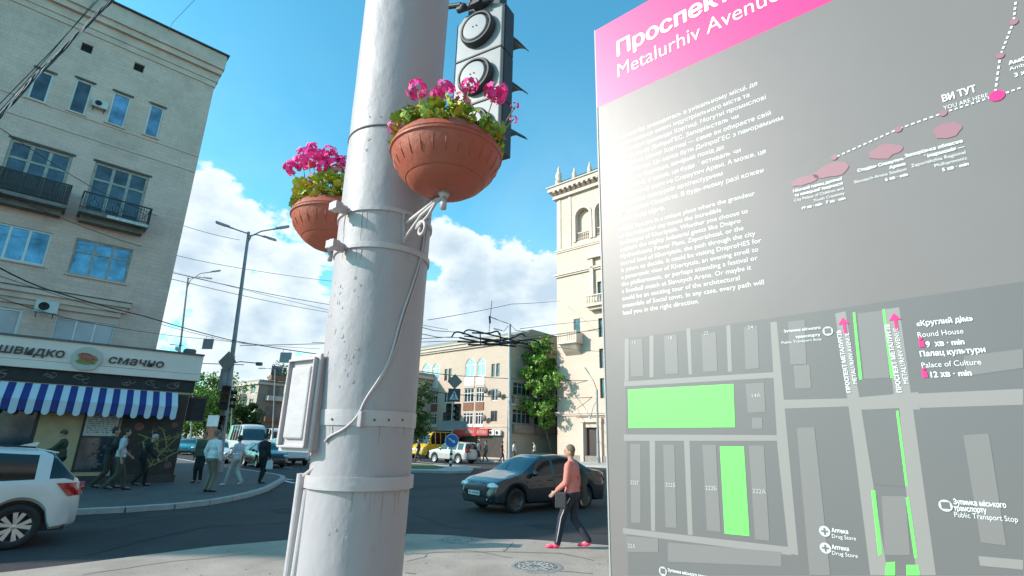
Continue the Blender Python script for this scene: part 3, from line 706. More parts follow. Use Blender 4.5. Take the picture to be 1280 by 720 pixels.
# cornice with brackets, parapet, balustrade
cn = MB(); cn.box(-.35, 15.3, -.35, 14.3, 29.6, 29.95); cn.box(-.8, 15.8, -.8, 14.8, 30.5, 31.0); cn.box(-.2, 15.2, -.2, 14.2, 29.95, 30.5)
cn.box(-.95, 15.9, -.95, 14.9, 31.0, 31.12)
cn.build('cornice', m_tow2, tw)
br = None
for k in range(24):
    u = -.05+.66*k
    if br is None: br = MB().prism([(-.2, 30.5), (-.78, 30.5), (-.78, 30.3), (-.45, 30.12), (-.2, 29.96)], 0, .28, 'x').build('cornice_bracket', m_tow2, tw, loc=(u, 0, 0))
    else: inst(br, tw, loc=(u, 0, 0))
for z0, p in ((20.0, .3), (22.95, .16), (4.75, .2)):
    MB().box(-p, 15+p, -p, 0, z0, z0+.2).box(-p*.6, 15+p*.6, -p*.6, 0, z0-.18, z0).build('string_course', m_tow2, tw)
# arch surrounds, pilasters, balustrades in the arches
for a, b, c, d in archs:
    m = (a+b)/2; r = (b-a)/2; s = MB()
    for k in range(14):
        a0 = PI*k/14; a1 = PI*(k+1)/14
        s.prism([(m+(r+.04)*math.cos(a0), d+(r+.04)*math.sin(a0)), (m+(r+.04)*math.cos(a1), d+(r+.04)*math.sin(a1)), (m+(r+.34)*math.cos(a1), d+(r+.34)*math.sin(a1)), (m+(r+.34)*math.cos(a0), d+(r+.34)*math.sin(a0))], -.14, 0)
    s.box(a-.34, a-.04, -.14, 0, c, d); s.box(b+.04, b+.34, -.14, 0, c, d)
    s.build('arch_surround', m_tow2, tw)
    q = MB(); q.box(a+.01, b-.01, .1, .28, c+1.0, c+1.12); q.box(a+.01, b-.01, .1, .28, c, c+.1)
    for k in range(7):
        u = a+.15+(b-a-.3)*k/6; q.lathe([(.05, 0), (.09, .25), (.05, .5), (.06, .9)], 6, (u, .19, c+.1))
    q.build('balustrade', m_tow2, tw)
MB().box(.25, .6, -.08, 0, 23.2, 29.5).box(1.7, 2.05, -.08, 0, 23.2, 29.5).build('pilaster', m_tow2, tw)
fin = None
for u in (.45, 2.7, 4.8, 7.1, 9.4, 11.7, 14):
    big = u < 1
    m = MB(); s = 1.35 if big else .9
    m.lathe([(.3*s, 0), (.3*s, .5*s), (.36*s, .55*s), (.2*s, .7*s), (.32*s, 1.0*s), (.22*s, 1.4*s), (.1*s, 1.6*s), (.14*s, 1.75*s), (0, 2.1*s)], 10)
    m.build('finial', m_tow2, tw, smooth=True, loc=(u, -.2, 31.1))
rl = MB(); rl.box(-.1, 15, -.25, -.18, 31.7, 31.76)
for k in range(50): rl.box(.1+.3*k, .13+.3*k, -.235, -.2, 31.1, 31.7)
rl.build('roof_railing', m_iron, tw)
# pedimented window with its cornice and little balcony
pd = MB(); pd.prism([(4.35, 21.3), (7.35, 21.3), (5.85, 22.5)], -.4, 0); pd.box(4.25, 7.45, -.45, 0, 21.1, 21.3); pd.box(4.55, 4.95, -.3, 0, 17.0, 21.1); pd.box(6.75, 7.15, -.3, 0, 17.0, 21.1)
pd.box(4.3, 7.4, -.9, 0, 15.6, 15.9); pd.box(4.5, 7.2, -.6, 0, 15.3, 15.6)
for k in range(10): pd.lathe([(.05, 0), (.09, .3), (.05, .8)], 6, (4.45+k*.31, -.8, 15.9))
pd.box(4.3, 7.4, -.9, -.7, 16.7, 16.82)
pd.build('pediment_bay', m_tow2, tw)
window(tw, *twh[0], y=.2, cols=1, frame=m_pvc, glass=m_glassd, fw=.1)
for h in twh[1:-2]: window(tw, *h, y=.25, cols=2, frame=m_brownfr, glass=m_glassd, fw=.1)
for h in twh[-2:]:
    d = MB(); d.box(h[0]+.02, h[1]-.02, .3, .36, h[2], h[3]).build('door', M('door_dark', (.035, .02, .018), .5), tw)
    s = MB(); s.box(h[0]-.45, h[0]-.1, -.25, 0, .14, 3.9); s.box(h[1]+.1, h[1]+.45, -.25, 0, .14, 3.9); s.box(h[0]-.5, h[1]+.5, -.3, 0, 3.9, 4.3); s.build('door_surround', m_tow2, tw)
MB().box(-.08, 15.08, -.12, 0, .14, .7).build('plinth', M('plinth_grey', (.22, .2, .18), .8, var=.2), tw)
# small corbelled balcony
bl = MB(); bl.box(.95, 3.4, -1.3, 0, 11.9, 12.08); bl.prism([(-1.2, 11.9), (-.8, 11.5), (-.5, 11.2), (0, 10.8), (0, 11.9)], 1.2, 3.1, 'x')
b = bl.build('balcony', m_tow2, tw)
bl = MB(); bl.box(.95, 3.4, -1.3, -1.22, 12.08, 13.05); bl.box(.95, 1.03, -1.22, 0, 12.08, 13.05); bl.box(3.32, 3.4, -1.22, 0, 12.08, 13.05); bl.box(.9, 3.45, -1.36, -1.16, 13.05, 13.14)
for k in range(8): bl.box(1.1+.28*k, 1.16+.28*k, -1.34, -1.3, 12.2, 13.0)
bl.build('parapet', m_tow2, b)
v, f = text_mb('ТОВАРИ ДЛЯ ДОМУ', .42, None, bold=.01)
x1 = max(p.x for p in v); mb = MB(); mb.add([(2.5+(p.x)*3.6/x1, -.22, 4.28+p.y*.8) for p in v], f)
mb.build('lettering', M('dark_letters', (.08, .07, .06), .6), tw)

# ------------------------------------------------------------------ four storey block beyond the crossing
mbld = thing('apartment_building', 'four storey sand coloured block with tall arched windows and a red shop sign', 'building', (B0.x, B0.y, 0), RG)
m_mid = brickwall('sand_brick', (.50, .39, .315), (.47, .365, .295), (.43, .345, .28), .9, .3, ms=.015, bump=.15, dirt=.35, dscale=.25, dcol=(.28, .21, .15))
m_midt = M('sand_trim', (.48, .40, .34), .85, var=.12)
m_white = M('white_panel', (.62, .60, .56), .7, var=.1)
m_brp = M('brown_panel', (.20, .085, .05), .75, var=.2)
archm = []; restm = []; spec = []
for base in (0, -7.6, -15.2, -22.8):
    a1 = (-6.62+base, -5.02+base); a2 = (-4.72+base, -3.42+base)
    for a in (a1, a2):
        archm.append((*a, 7.75, 10.1))
        restm.append((*a, 5.05, 7.5)); restm.append((*a, 3.55, 4.85))
    for a in ((-2.5+base, -2.0+base), (-1.8+base, -1.3+base)): restm.append((*a, 8.55, 9.95))
    restm.append((-2.4+base, -1.45+base, 6.0, 7.25)); restm.append((-2.4+base, -1.45+base, 3.85, 4.95))
wl = MB(); arch_facade(wl, -30, 0, 0, 12.2, archm, .3, 0, restm)
wl.box(-30, -.3, .9, 16, 0, 12.2)
wl.build('wall', m_mid, mbld)
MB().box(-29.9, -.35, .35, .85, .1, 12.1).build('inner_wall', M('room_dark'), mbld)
# side wall facing right (its shade put into the darker brick colour): x = 0 plane
TS = lambda p: Vector((-p.y, p.x, p.z))
sh = []
for v0 in (.8, 4.4, 8.4): 
    sh += [(v0, v0+3.0, 6.6, 8.0), (v0, v0+3.0, 3.7, 5.2)]
sh += [(11.8, 12.8, 9.6, 10.9)]
ws = MB(TS); facade(ws, 0, 16, 0, 12.2, sh, .3); ws.build('side_wall', brickwall('side_brick_shaded', (.38, .32, .25), (.34, .285, .22), (.3, .26, .2), .9, .3, ms=.015, bump=.15, dirt=.4, dscale=.25, dcol=(.16, .13, .1)), mbld)
for h in sh[:-1]: window(mbld, *h, y=.12, cols=4, transom=h[3]-.45, frame=m_oldfr, glass=m_glassd, fw=.09, T=TS)
for v0 in (.8, 4.4, 8.4):
    for z in (5.7, 2.75):
        b = MB(TS); b.box(v0-.1, v0+3.1, -.5, 0, z, z+.85); b.build('balcony_panel', M('panel_brown_grey', (.22, .17, .13), .8, var=.3), mbld)
b = MB(TS); b.box(-.0, 16, -.22, 0, 5.55, 5.68); b.build('side_ledge', m_white, mbld)
cn = MB(); cn.box(-30, .35, -.35, 16.3, 12.2, 12.55); cn.box(-30, .2, -.2, 16.2, 12.0, 12.2); cn.box(-30, .5, -.5, 16.5, 12.55, 12.7); cn.build('cornice', m_midt, mbld)
MB().box(-30, -.2, .2, 15.8, 12.7, 13.0).prism([(-.3, 12.7), (16.3, 12.7), (12.5, 14.1), (3.5, 14.1)], -30, .3, 'x').build('roof', M('roof_grey', (.25, .23, .21), .8), mbld)
MB().box(-30, .05, -.06, 0, 3.3, 3.5).build('string_course', m_midt, mbld)
for i, (a, b_, c, d) in enumerate(archm):
    window(mbld, a, b_, 8.75, d, y=.1, cols=2, frame=m_white, glass=m_glassw, fw=.1, arch=True)
    MB().box(a+.02, b_-.02, -.05, .1, 7.78, 8.72).build('balcony_panel', m_white, mbld, label='white balcony panel')
for i, h in enumerate(restm):
    k = i % 8
    if k in (0, 2):
        window(mbld, h[0], h[1], 5.95, h[3], y=.08, cols=3, transom=6.95, frame=m_white, glass=m_glassd, fw=.08)
        MB().box(h[0]+.02, h[1]-.02, -.07, .08, h[2]+.02, 5.93).build('balcony_panel', m_brp, mbld, label='brown balcony panel')
        MB().box(h[0]-.05, h[1]+.05, -.09, .08, 7.52, 7.72).build('ledge', m_midt, mbld)
    elif k in (1, 3):
        window(mbld, *h, y=.08, cols=3, transom=4.5, frame=m_white, glass=m_glassd, fw=.08)
        MB().box(h[0]-.05, h[1]+.05, -.1, 0, h[2]-.25, h[2]-.02).build('sill', m_white, mbld)
    else:
        window(mbld, *h, y=.12, cols=1 if k in (4, 5) else 2, frame=m_brownfr if k != 6 else m_white, glass=m_glassd, fw=.07)
# shops under the block: red sign band, dark fronts
MB().box(-7.4, -4.0, -.5, -.02, 2.35, 3.2).build('shop_sign', M('red_sign', (.42, .03, .03), .5), mbld, label='red shop sign on the left')
MB().box(-3.95, -2.25, -.52, -.02, 2.42, 3.12).build('shop_sign', M('red_sign'), mbld, label='red shop sign on the right')
for body, u0, u1, z in (('АПТЕКА', -3.8, -2.4, 2.62), ('АПТЕКА', -5.6, -4.25, 2.66)):
    v, f = text_mb(body, .4, None, bold=.012); x1 = max(p.x for p in v)
    MB().add([(u0+p.x*(u1-u0)/x1, -.535, z+p.y) for p in v], f).build('lettering', m_white, mbld)
sf = MB(); sf.box(-7.2, -4.2, -.06, .0, .4, 2.3); sf.box(-3.8, -.6, -.07, 0, .3, 2.35); sf.build('shop_front', M('shop_front_dark', (.045, .032, .03), .4, var=.4), mbld)
aw2 = MB(); aw2.prism([(-.02, 2.4), (-1.4, 1.95), (-1.4, 1.85), (-.02, 2.3)], -9.4, -6.3, 'x'); aw2.build('red_canopy', M('canopy_red', (.36, .06, .05), .8), mbld)
MB().box(-30, -7.6, -.05, 0, .3, 2.9).build('shop_front', M('shop_front_dark'), mbld)
for u in (-1.9, -1.0): ac_unit('white air conditioner of a pair beside the red sign on the sand block, %s' % ('left one' if u < -1.5 else 'right one'), loc_of((B0.x, B0.y), RG, u, -.08, 2.45), RG, .9)
for u, z in ((-2.9, 7.1), (-.9, 6.6), (-2.95, 4.2)):
    d = thing('satellite_dish', 'round grey satellite dish %s' % {7.1: 'just right of the brown balcony panels on the sand block', 6.6: 'near the right corner of the sand block', 4.2: 'lowest of the three on the sand block'}[z], 'satellite dish', loc_of((B0.x, B0.y), RG, u, -.05, z), RG)
    MB().lathe([(0, .08), (.2, .05), (.36, -.03), (.35, -.045), (.19, .035), (0, .065)], 18, (0, -.4, 0), Quaternion((1, 0, 0), PI/2+.2)).build('dish', M('dish_grey', (.14, .13, .12), .6), d, smooth=True)
    MB().cone((0, .04, -.1), (0, -.38, 0), .03).cone((0, -.4, 0), (0, -.7, .1), .015).build('arm', m_iron, d)

# ------------------------------------------------------------------ far blocks to the left of the pole
def far_block(label, O, rz, L, D, H, mat, floors, group=None, side=None):
    t = thing('apartment_building', label, 'building', O, rz)
    holes = []; n = int(L/3.2)
    for j in range(floors):
        z = 1.2+j*H/floors*.96
        for k in range(n): holes.append((1+k*3.2, 2.5+k*3.2, z, z+1.7))
    w = MB(); facade(w, 0, L, 0, H, holes, .25); w.box(0, L, .6, D, 0, H-.05); w.add([(0, 0, 0), (0, .6, 0), (0, .6, H), (0, 0, H)], [(0, 1, 2, 3)]); w.add([(L, 0, 0), (L, .6, 0), (L, .6, H), (L, 0, H)], [(0, 1, 2, 3)])
    w.build('wall', mat, t)
    MB().box(-.3, L+.3, -.3, D+.3, H, H+.35).build('cornice', m_midt, t)
    MB().box(-.1, L+.1, -.1, D+.1, H+.35, H+.7).build('roof', M('roof_grey'), t)
    p = None
    for i, h in enumerate(holes):
        if p is None: p = window(t, *h, y=.12, cols=2, frame=m_white, glass=m_glassd, fw=.1)
        else: inst_part(p, t, loc=(h[0]-holes[0][0], 0, h[2]-holes[0][2]))
    for j in range(1, floors):
        for k in range(0, n, 2):
            z = 1.2+j*H/floors*.96-.9; MB().box(.7+k*3.2, 2.8+k*3.2, -1.0, 0, z, z+1.0).build('balcony', m_midt if (j+k) % 2 else m_brp, t)
    return t
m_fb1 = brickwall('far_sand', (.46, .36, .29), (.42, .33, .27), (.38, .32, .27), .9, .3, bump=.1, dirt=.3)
m_fb2 = brickwall('far_sand_shaded', (.26, .20, .16), (.23, .18, .15), (.22, .18, .15), .9, .3, bump=.1, dirt=.4)  # darker copy of the sand brick: the side face's shade is in the colour
pA = A(324, 480, 80); pB = A(362, 488, 62)
GA = math.atan2(.752, .659)
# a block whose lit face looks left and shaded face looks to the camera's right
fb = far_block('distant sand coloured block behind the white vans, with arched windows and balconies', (pA.x, pA.y, 0), RG, 26, 22, pA.z, m_fb1, 4)
fb.location = loc_of((pA.x, pA.y), RG, -26, 0, 0)
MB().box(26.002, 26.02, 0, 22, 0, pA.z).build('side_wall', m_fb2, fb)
for j in range(4):
    for k in range(5):
        MB().box(26.02, 26.06, 1.5+k*4, 3.2+k*4, 1.6+j*3.1, 3.2+j*3.1).build('window', m_glassd, fb)
    MB().box(26.02, 27.1, 1.2, 7.8, .9+j*3.1, 1.6+j*3.1).build('balcony', m_brp if j % 2 else m_midt, fb)
fb2 = far_block('pale block half hidden behind the electrical box on the pole', (pB.x, pB.y, 0), RG, 12, 40, A(362, 470, 62).z, m_fb1, 4)
far_block('sand coloured block to the right of the cream tower, behind the map board', loc_of((T0.x, T0.y), RG, 24, 4, 0), RG, 32, 14, 15, m_fb1, 4)
far_block('long sand coloured block across the pavement behind the map board', (34, 23, 0), math.atan2(-.752, -.659), 45, 12, 15, m_fb1, 4)  # unseen house opposite, added to bounce warm sunlight onto the grey block

# ------------------------------------------------------------------ trees
m_bark = M('bark', (.11, .085, .065), .95, var=.3, scale=5, bump=.8, bscale=18, stretch=(1, 1, .3))
def leafmat(name, col, hue): return M(name, col, .65, var=.25, scale=.7, island=.45, hue=hue, spec=.3)
m_leafA = leafmat('leaves_fresh', (.11, .23, .04), (.20, .30, .06))
m_leafB = leafmat('leaves_deep', (.04, .095, .025), (.09, .15, .03))
def tree(label, base, H, rad, trunk_h, lmat, seed, n=9000, leaf=.22, lean=(0, 0), squash=1.0, group=None, tr=.16, holes=.5):
    rr = random.Random(seed)
    t = thing('tree', label, 'tree', base, 0, group)
    tb = MB(); topp = Vector((lean[0], lean[1], trunk_h))
    tb.tube([(0, 0, 0), (lean[0]*.2, lean[1]*.2, trunk_h*.3), (lean[0]*.6, lean[1]*.6, trunk_h*.7), tuple(topp), (lean[0]*1.1, lean[1]*1.1, H*.82)], [tr*1.35, tr, tr*.85, tr*.7, tr*.15], 9)
    clumps = []
    nb = 22
    for k in range(nb):
        a = k*2.4+rr.uniform(-.3, .3); h = trunk_h*.8+(H-trunk_h*.8)*((k+.5)/nb)
        f = math.sin(PI*min(1, max(0, (h-trunk_h*.62)/(H*1.06-trunk_h*.62))))**.6
        rd = rad*f*rr.uniform(.45, .9)*squash
        e = Vector((lean[0]+rd*math.cos(a), lean[1]+rd*math.sin(a), h+rr.uniform(-.2, .5)))
        s0 = Vector((lean[0]*.8, lean[1]*.8, max(trunk_h*.75, h-rd*.8)))
        tb.tube([tuple(s0), tuple(s0.lerp(e, .5)+Vector((0, 0, .15))), tuple(e)], [tr*.35, tr*.22, tr*.07], 5)
        clumps.append((e, rad*rr.uniform(.26, .46)))
        clumps.append((s0.lerp(e, .6)+Vector((rr.uniform(-.4, .4), rr.uniform(-.4, .4), rr.uniform(-.3, .5))), rad*rr.uniform(.2, .34)))
    tb.build('trunk', m_bark, t, smooth=True)
    V = []; F = []
    for i in range(n):
        c, r = clumps[rr.randrange(len(clumps))]
        d = Vector((rr.gauss(0, 1), rr.gauss(0, 1), rr.gauss(0, 1))).normalized()*(r*rr.random()**.4); d.z *= .75
        if noise.noise((c+d)*1.1+Vector((seed, 0, 0))) < -.22*holes: continue
        p = c+d; nrm = Vector((rr.gauss(0, 1), rr.gauss(0, 1), rr.gauss(.6, 1))).normalized(); a = nrm.orthogonal().normalized(); b = nrm.cross(a); th = rr.uniform(0, 6.3)
        a, b = a*math.cos(th)+b*math.sin(th), b*math.cos(th)-a*math.sin(th)
        s = leaf*rr.uniform(.6, 1.2); k = len(V)
        V += [tuple(p-a*s*.5), tuple(p+b*s*.28+nrm*s*.06), tuple(p+a*s*.5), tuple(p-b*s*.28+nrm*s*.06)]; F.append((k, k+1, k+2, k+3))
    me = bpy.data.meshes.new('crown'); me.from_pydata(V, [], F); o = bpy.data.objects.new('crown', me); C.objects.link(o); o.parent = t; me.materials.append(lmat)
    return t
tp = A(692, 572, 57.2); tree('bright green tree leaning against the cream tower, beside the sand block', (tp.x-.1, tp.y, .1), 12.4, 2.7, 5.0, M('leaves_bright', (.15, .29, .045), .6, var=.25, scale=.7, island=.45, hue=(.24, .34, .07), spec=.3), 3, n=24000, holes=.15, leaf=.36, lean=(-1.5, -.5), tr=.13)
tp = A(526, 575, 50); tree('dark leafy tree just right of the white pole, in front of the sand block', (tp.x-1.3, tp.y, 0), 6.6, 2.5, 2.6, m_leafB, 8, n=9000, leaf=.3)
for i, (px, Y, top, rad, mat_, lb_) in enumerate([(253, 62, 470, 4.0, m_leafA, 'bright green tree left of the traffic light mast, over the teal car'), (264, 74, 486, 3.4, m_leafB, 'dark tree behind the traffic light mast on the left'),
                                                 (300, 66, 508, 2.2, m_leafB, 'low green tree behind the white minibus'), (352, 92, 455, 4.5, m_leafB, 'feathery tree rising over the roof of the distant block'), (228, 68, 485, 3.4, m_leafA, 'green tree beside the cafe corner, leftmost of the street trees')]):
    b = A(px, 565, Y); H = A(px, top, Y).z
    tree(lb_, (b.x, b.y, 0), H, rad, H*.35, mat_, 20+i, n=9000, leaf=.38, tr=.2)

# ------------------------------------------------------------------ street lamps and masts
m_steel = M('painted_steel', (.27, .29, .30), .55, metal=.3, var=.15, dirt=.2)
m_steeld = M('dark_steel', (.10, .11, .12), .6, metal=.3, var=.2)
m_lamp = M('lamp_housing', (.38, .39, .40), .45, metal=.2)
def lamp_head(parent, p, d):
    d = Vector(d).normalized(); q = d.to_track_quat('Y', 'Z'); p = Vector(p)
    m = MB(); m.obox(p+q @ Vector((0, .35, .02)), (.2, .7, .09), q); m.obox(p+q @ Vector((0, -.05, 0)), (.1, .2, .08), q)
    m.build('lamp_head', m_lamp, parent, bevel=.02)
    MB().obox(p+q @ Vector((0, .42, -.035)), (.15, .45, .03), q).build('lamp_glass', M('lamp_glass', (.5, .52, .5), .2), parent)
def street_lamp(label, base, top, arms, r0=.14, r1=.07, group=None, cat='street lamp'):
    base = Vector(base); top = Vector(top)
    t = thing('street_lamp', label, cat, base, 0, group); tp_ = top-base
    MB().cone((0, 0, 0), tp_*.45, r0, (r0+r1)/2, 14).cone(tp_*.45, tp_, (r0+r1)/2*.82, r1, 14).cone((0, 0, 0), (0, 0, .5), r0*1.3, r0*1.25, 14).build('pole', m_steel, t, smooth=False)
    for pts in arms:
        pts = [Vector(p)-base for p in pts]
        MB().tube(pts, .035, 6).build('arm', m_steel, t, smooth=True)
        lamp_head(t, pts[-1], pts[-1]-pts[-2])
    return t
b1 = Vector((*A(271, 590, 26).xy, .12)); t1 = A(311, 290, 26)
L1 = street_lamp('tall double armed street lamp that carries the traffic lights at the cafe corner', b1, t1,
  [[t1-Vector((0, 0, .1)), A(298, 288, 25.8), A(287, 284, 25.6)], [t1-Vector((0, 0, .25)), A(320, 293, 26), A(330, 296, 26)], [A(309, 305, 26), A(314, 295, 26), A(327, 289, 26.2), A(345, 286, 26.4)]], .2, .07)
b2 = Vector((*A(212, 560, 40).xy, 0)); t2 = A(235, 347, 40)
street_lamp('street lamp with two arms just right of the grey apartment block', b2, t2,
  [[t2-Vector((0, 0, .1)), A(245, 346, 40), A(254, 347, 40)], [A(233, 362, 40), A(238, 350, 40), A(250, 342, 40), A(264, 340, 40.3)]], .16, .07)
t3 = A(637, 405, 46.5); b3 = Vector((*G(637, 581).xy, .1))
L3 = street_lamp('grey catenary mast with lamp arms in front of the sand block', b3, t3,
  [[t3, A(628, 402, 46.5), A(620, 399, 46.5)], [t3, A(645, 413, 46.3), A(652, 414, 46.3)], [t3, A(630, 414, 46.3), A(626, 413, 46.3)]], .17, .13)
for px, top, bot, Y, lb_ in ((239, 470, 560, 55, 'thin lamp post among the trees behind the traffic light mast'), (288, 475, 565, 60, 'slim pale post left of the white minibus'), (341, 462, 560, 58, 'slim post in front of the distant block near the pole')):
    tt = A(px+3, top, Y); bb = Vector((*A(px, bot, Y).xy, 0))
    street_lamp(lb_, bb, tt, [[tt, tt+Vector((-.6, 0, .1)), tt+Vector((-1.2, 0, .1))]], .1, .05)
t4 = A(746, 487, 50); b4 = Vector((*A(748, 577, 50).xy, .14))
street_lamp('pale lamp post in front of the cream tower beside the map board', b4, t4, [[t4, A(742, 476, 50), A(736, 467, 50)], [A(747, 500, 50), A(742, 507, 50), A(740, 515, 50)]], .16, .1)

# traffic signal heads and plates on the left mast
m_sig = M('signal_black', (.018, .018, .02), .5)
def sig_head(label, c, rz, s=1.0, group=None, n=3):
    t = thing('traffic_light', label, 'traffic light', c, rz, group)
    MB().box(-.17*s, .17*s, -.1*s, .1*s, -.5*s, .5*s).build('housing', m_sig, t, bevel=.02)
    for k in range(n):
        z = (.33-.33*k)*s
        MB().lathe([(0, .1*s), (.11*s, .1*s), (.12*s, .12*s)], 14, (0, 0, z), Quaternion((1, 0, 0), PI/2)).build('lens', M('lens_%d' % k, [(.25, .02, .02), (.25, .12, .02), (.02, .16, .09)][k], .2), t)
        MB().lathe([(.13*s, .1*s), (.13*s, .3*s), (.12*s, .3*s), (.12*s, .1*s)], 12, (0, 0, z), Quaternion((1, 0, 0), PI/2), arc=(-PI*.1, PI*1.1)).build('visor', m_sig, t)
    MB().box(-.04, .04, .1*s, .3*s, -.05, .05).build('bracket', m_steeld, t)
    return t
sig_head('traffic light on the cafe corner mast, lower part facing the crossing', A(281, 497, 25.6), .5, 1.15)
sig_head('traffic light on the cafe corner mast, facing right along the avenue', A(286, 500, 26.2), 1.7, 1.0)
sig_head('small signal head low on the cafe corner mast', A(277, 530, 25.9), .3, .8)
def plate(label, c, rz, kind, w=.7, rot=0.0, cat='road sign'):
    t = thing('road_sign', label, cat, c, rz)
    if kind == 'diamond': MB().prism([(-w*.7, 0), (0, -w*.7), (w*.7, 0), (0, w*.7)], -.01, .01).build('plate', m_steel, t)
    elif kind == 'rect': MB().box(-w/2, w/2, -.01, .01, -w*.45, w*.45).build('plate', m_steel, t)
    return t
plate('grey diamond sign seen from behind on the cafe corner mast', A(284, 452, 25.7), -.25, 'diamond', .75)
cyl = MB().cone((0, 0, -.5), (0, 0, .5), .24, .24, 18).build('mast_collar', m_steel); cyl.location = A(281, 474, 26); tag(cyl, 'wide grey cylindrical collar on the cafe corner mast above the traffic light', 'mast collar')
am = thing('bracket_arm', 'thin horizontal arm with a small camera reaching right from the cafe corner mast', 'camera arm', A(284, 456, 26), 0)
o_ = Vector(am.location)
MB().tube([Vector((0, 0, 0)), A(300, 452, 26)-o_, A(322, 454, 26)-o_], .025, 6).tube([A(243, 454, 26)-o_, A(305, 456, 26)-o_], .02, 6).build('arm', m_steel, am)
MB().obox(A(324, 455, 26)-o_, (.25, .2, .16)).build('camera_body', m_steeld, am)
for k, (px, py, Y, lb_) in enumerate(((260, 430, 24, 'small square grey plate hanging from the span wire, left of the cafe corner mast'), (357, 447, 24, 'small square grey plate hanging from the span wire, close to the white pole'))):
    t = thing('hanging_plate', lb_, 'hanging sign', A(px, py, Y), .15*k-.1)
    MB().box(-.26, .26, -.01, .01, -.24, .24).build('plate', m_steel, t); MB().cone((-.15, 0, .24), (-.15, 0, .38), .008).build('hook', m_iron, t); MB().cone((.15, 0, .24), (.15, 0, .38), .008).build('hook', m_iron, t)

# centre island signals: post with yellow diamond back, pedestrian sign, lights, blue arrow disc
ip = G(563, 586); IP = Vector((ip.x, ip.y, .13))
isl = thing('signal_post', 'grey post on the median with its striped foot', 'post', IP, 0)
MB().cone((0, 0, 0), (0, 0, 5.9), .05, .05, 10).build('pole', m_steel, isl)
zz = lambda py: A(563, py, IP.y).z
for k in range(6):
    MB().cone((0, 0, .05+.17*k), (0, 0, .05+.17*(k+1)-.01), .1, .1, 10).build('stripe_band', m_white if k % 2 else m_sig, isl, label='white band' if k % 2 else 'black band')
pos = Vector((IP.x, IP.y-.1, 0))
t = thing('road_sign', 'yellow edged diamond priority sign at the top of the median post, seen dark', 'road sign', (pos.x, pos.y, zz(477)), .1)
MB().prism([(-.52, 0), (0, -.52), (.52, 0), (0, .52)], -.015, .01).build('plate', M('sign_grey', (.16, .16, .16), .5), t)
MB().prism([(-.36, 0), (0, -.36), (.36, 0), (0, .36)], -.022, -.016).build('face', M('sign_face_grey', (.20, .19, .17), .5), t)
t = thing('road_sign', 'square pedestrian crossing sign under the diamond on the median post', 'road sign', (pos.x, pos.y, zz(494)), .1)
MB().box(-.42, .42, -.015, .01, -.45, .45).build('plate', M('sign_dark', (.045, .05, .07), .5), t)
MB().prism([(-.32, -.3), (.32, -.3), (0, .32)], -.022, -.016).build('triangle', m_white, t)
MB().ball((0, -.03, .1), (.05, .005, .05)).cone((0, -.03, .05), (0, -.03, -.1), .035, .03).cone((0, -.03, -.08), (-.1, -.03, -.26), .022).cone((0, -.03, -.08), (.1, -.03, -.26), .022).build('walker_symbol', m_sig, t)
sig_head('traffic light on the median post, left one of the pair', (IP.x-.33, IP.y, zz(515)), .1, 1.15)
sig_head('traffic light on the median post, right one of the pair', (IP.x+.3, IP.y, zz(515)), -.5, 1.15)
t = thing('road_sign', 'wide grey plate below the traffic lights on the median post', 'road sign', (pos.x, pos.y, zz(532)), .1)
MB().box(-1.0, .95, -.015, .01, -.25, .3).build('plate', M('plate_grey', (.25, .25, .25), .5), t)
t = thing('road_sign', 'round blue arrow sign on the median post', 'road sign', (pos.x, pos.y, zz(551)), .1)
q = Quaternion((1, 0, 0), PI/2)
MB().lathe([(0, .012), (.44, .012), (.46, 0), (0, 0)], 24, (0, 0, 0), q).build('disc', M('sign_white', (.7, .7, .7), .5), t)
MB().lathe([(0, .02), (.42, .02), (.42, .013)], 24, (0, 0, 0), q).build('face', M('sign_blue', (.02, .13, .42), .4), t)
MB().prism([(-.24, .14), (-.2, .2), (.12, 0), (.16, .07), (.26, -.12), (.03, -.12), (.07, -.06)], -.03, -.021).build('arrow', M('sign_white'), t)

# ------------------------------------------------------------------ overhead wires
m_wire = M('wire_black', (.02, .02, .022), .6)
def wire(label, pts, r, sag=0.0, grp=None, name='overhead_wire', mat=None):
    out = []
    for a, b in zip(pts, pts[1:]):
        n = 10
        for k in range(n):
            t = k/n; p = a.lerp(b, t); p.z -= sag*4*t*(1-t); out.append(p)
    out.append(pts[-1]); o0 = out[0].copy()
    o = MB().tube([p-o0 for p in out], r, 5).build(name, mat or m_wire, smooth=True); o.location = o0
    return tag(o, label, 'wire', grp)
wire('thin wire crossing the grey block from upper left, sloping to the right past its corner', [A(0, 160, 14), A(120, 237, 18), A(232, 283, 23), A(300, 300, 26)], .012, .05)
wire('wire stretched over the balcony windows towards the double armed lamp', [A(0, 285, 20), A(216, 341, 24), A(420, 382, 34), A(560, 412, 40)], .018, .1)
wire('second wire just below the one over the balcony windows', [A(0, 300, 20), A(220, 350, 24), A(420, 392, 34)], .014, .1)
wire('thick dark wire from the cafe fascia across to the lamp mast', [A(0, 335, 12), A(60, 362, 14), A(180, 395, 18), A(288, 425, 25), A(400, 443, 22)], .02, .03)
wire('wire running from the lamp mast to the left past the square plate', [A(0, 345, 15), A(200, 405, 24), A(320, 432, 28)], .01, .08)
wire('straight wire from the trolley crossing to the left behind the pole', [A(527, 412, 27), A(400, 385, 30), A(200, 335, 36)], .012, .05)
wire('wire from the trolley crossing over to the cream tower, upper one', [A(650, 411, 30), A(697, 405, 40), A(750, 400, 50)], .018, .0)
wire('wire from the trolley crossing over to the cream tower, lower one', [A(655, 421, 30), A(697, 418, 40), A(752, 412, 50)], .018, .0)
wire('wire crossing in front of the sand block windows', [A(520, 463, 40), A(600, 471, 46), A(697, 474, 55), A(750, 475, 53)], .03, .1)
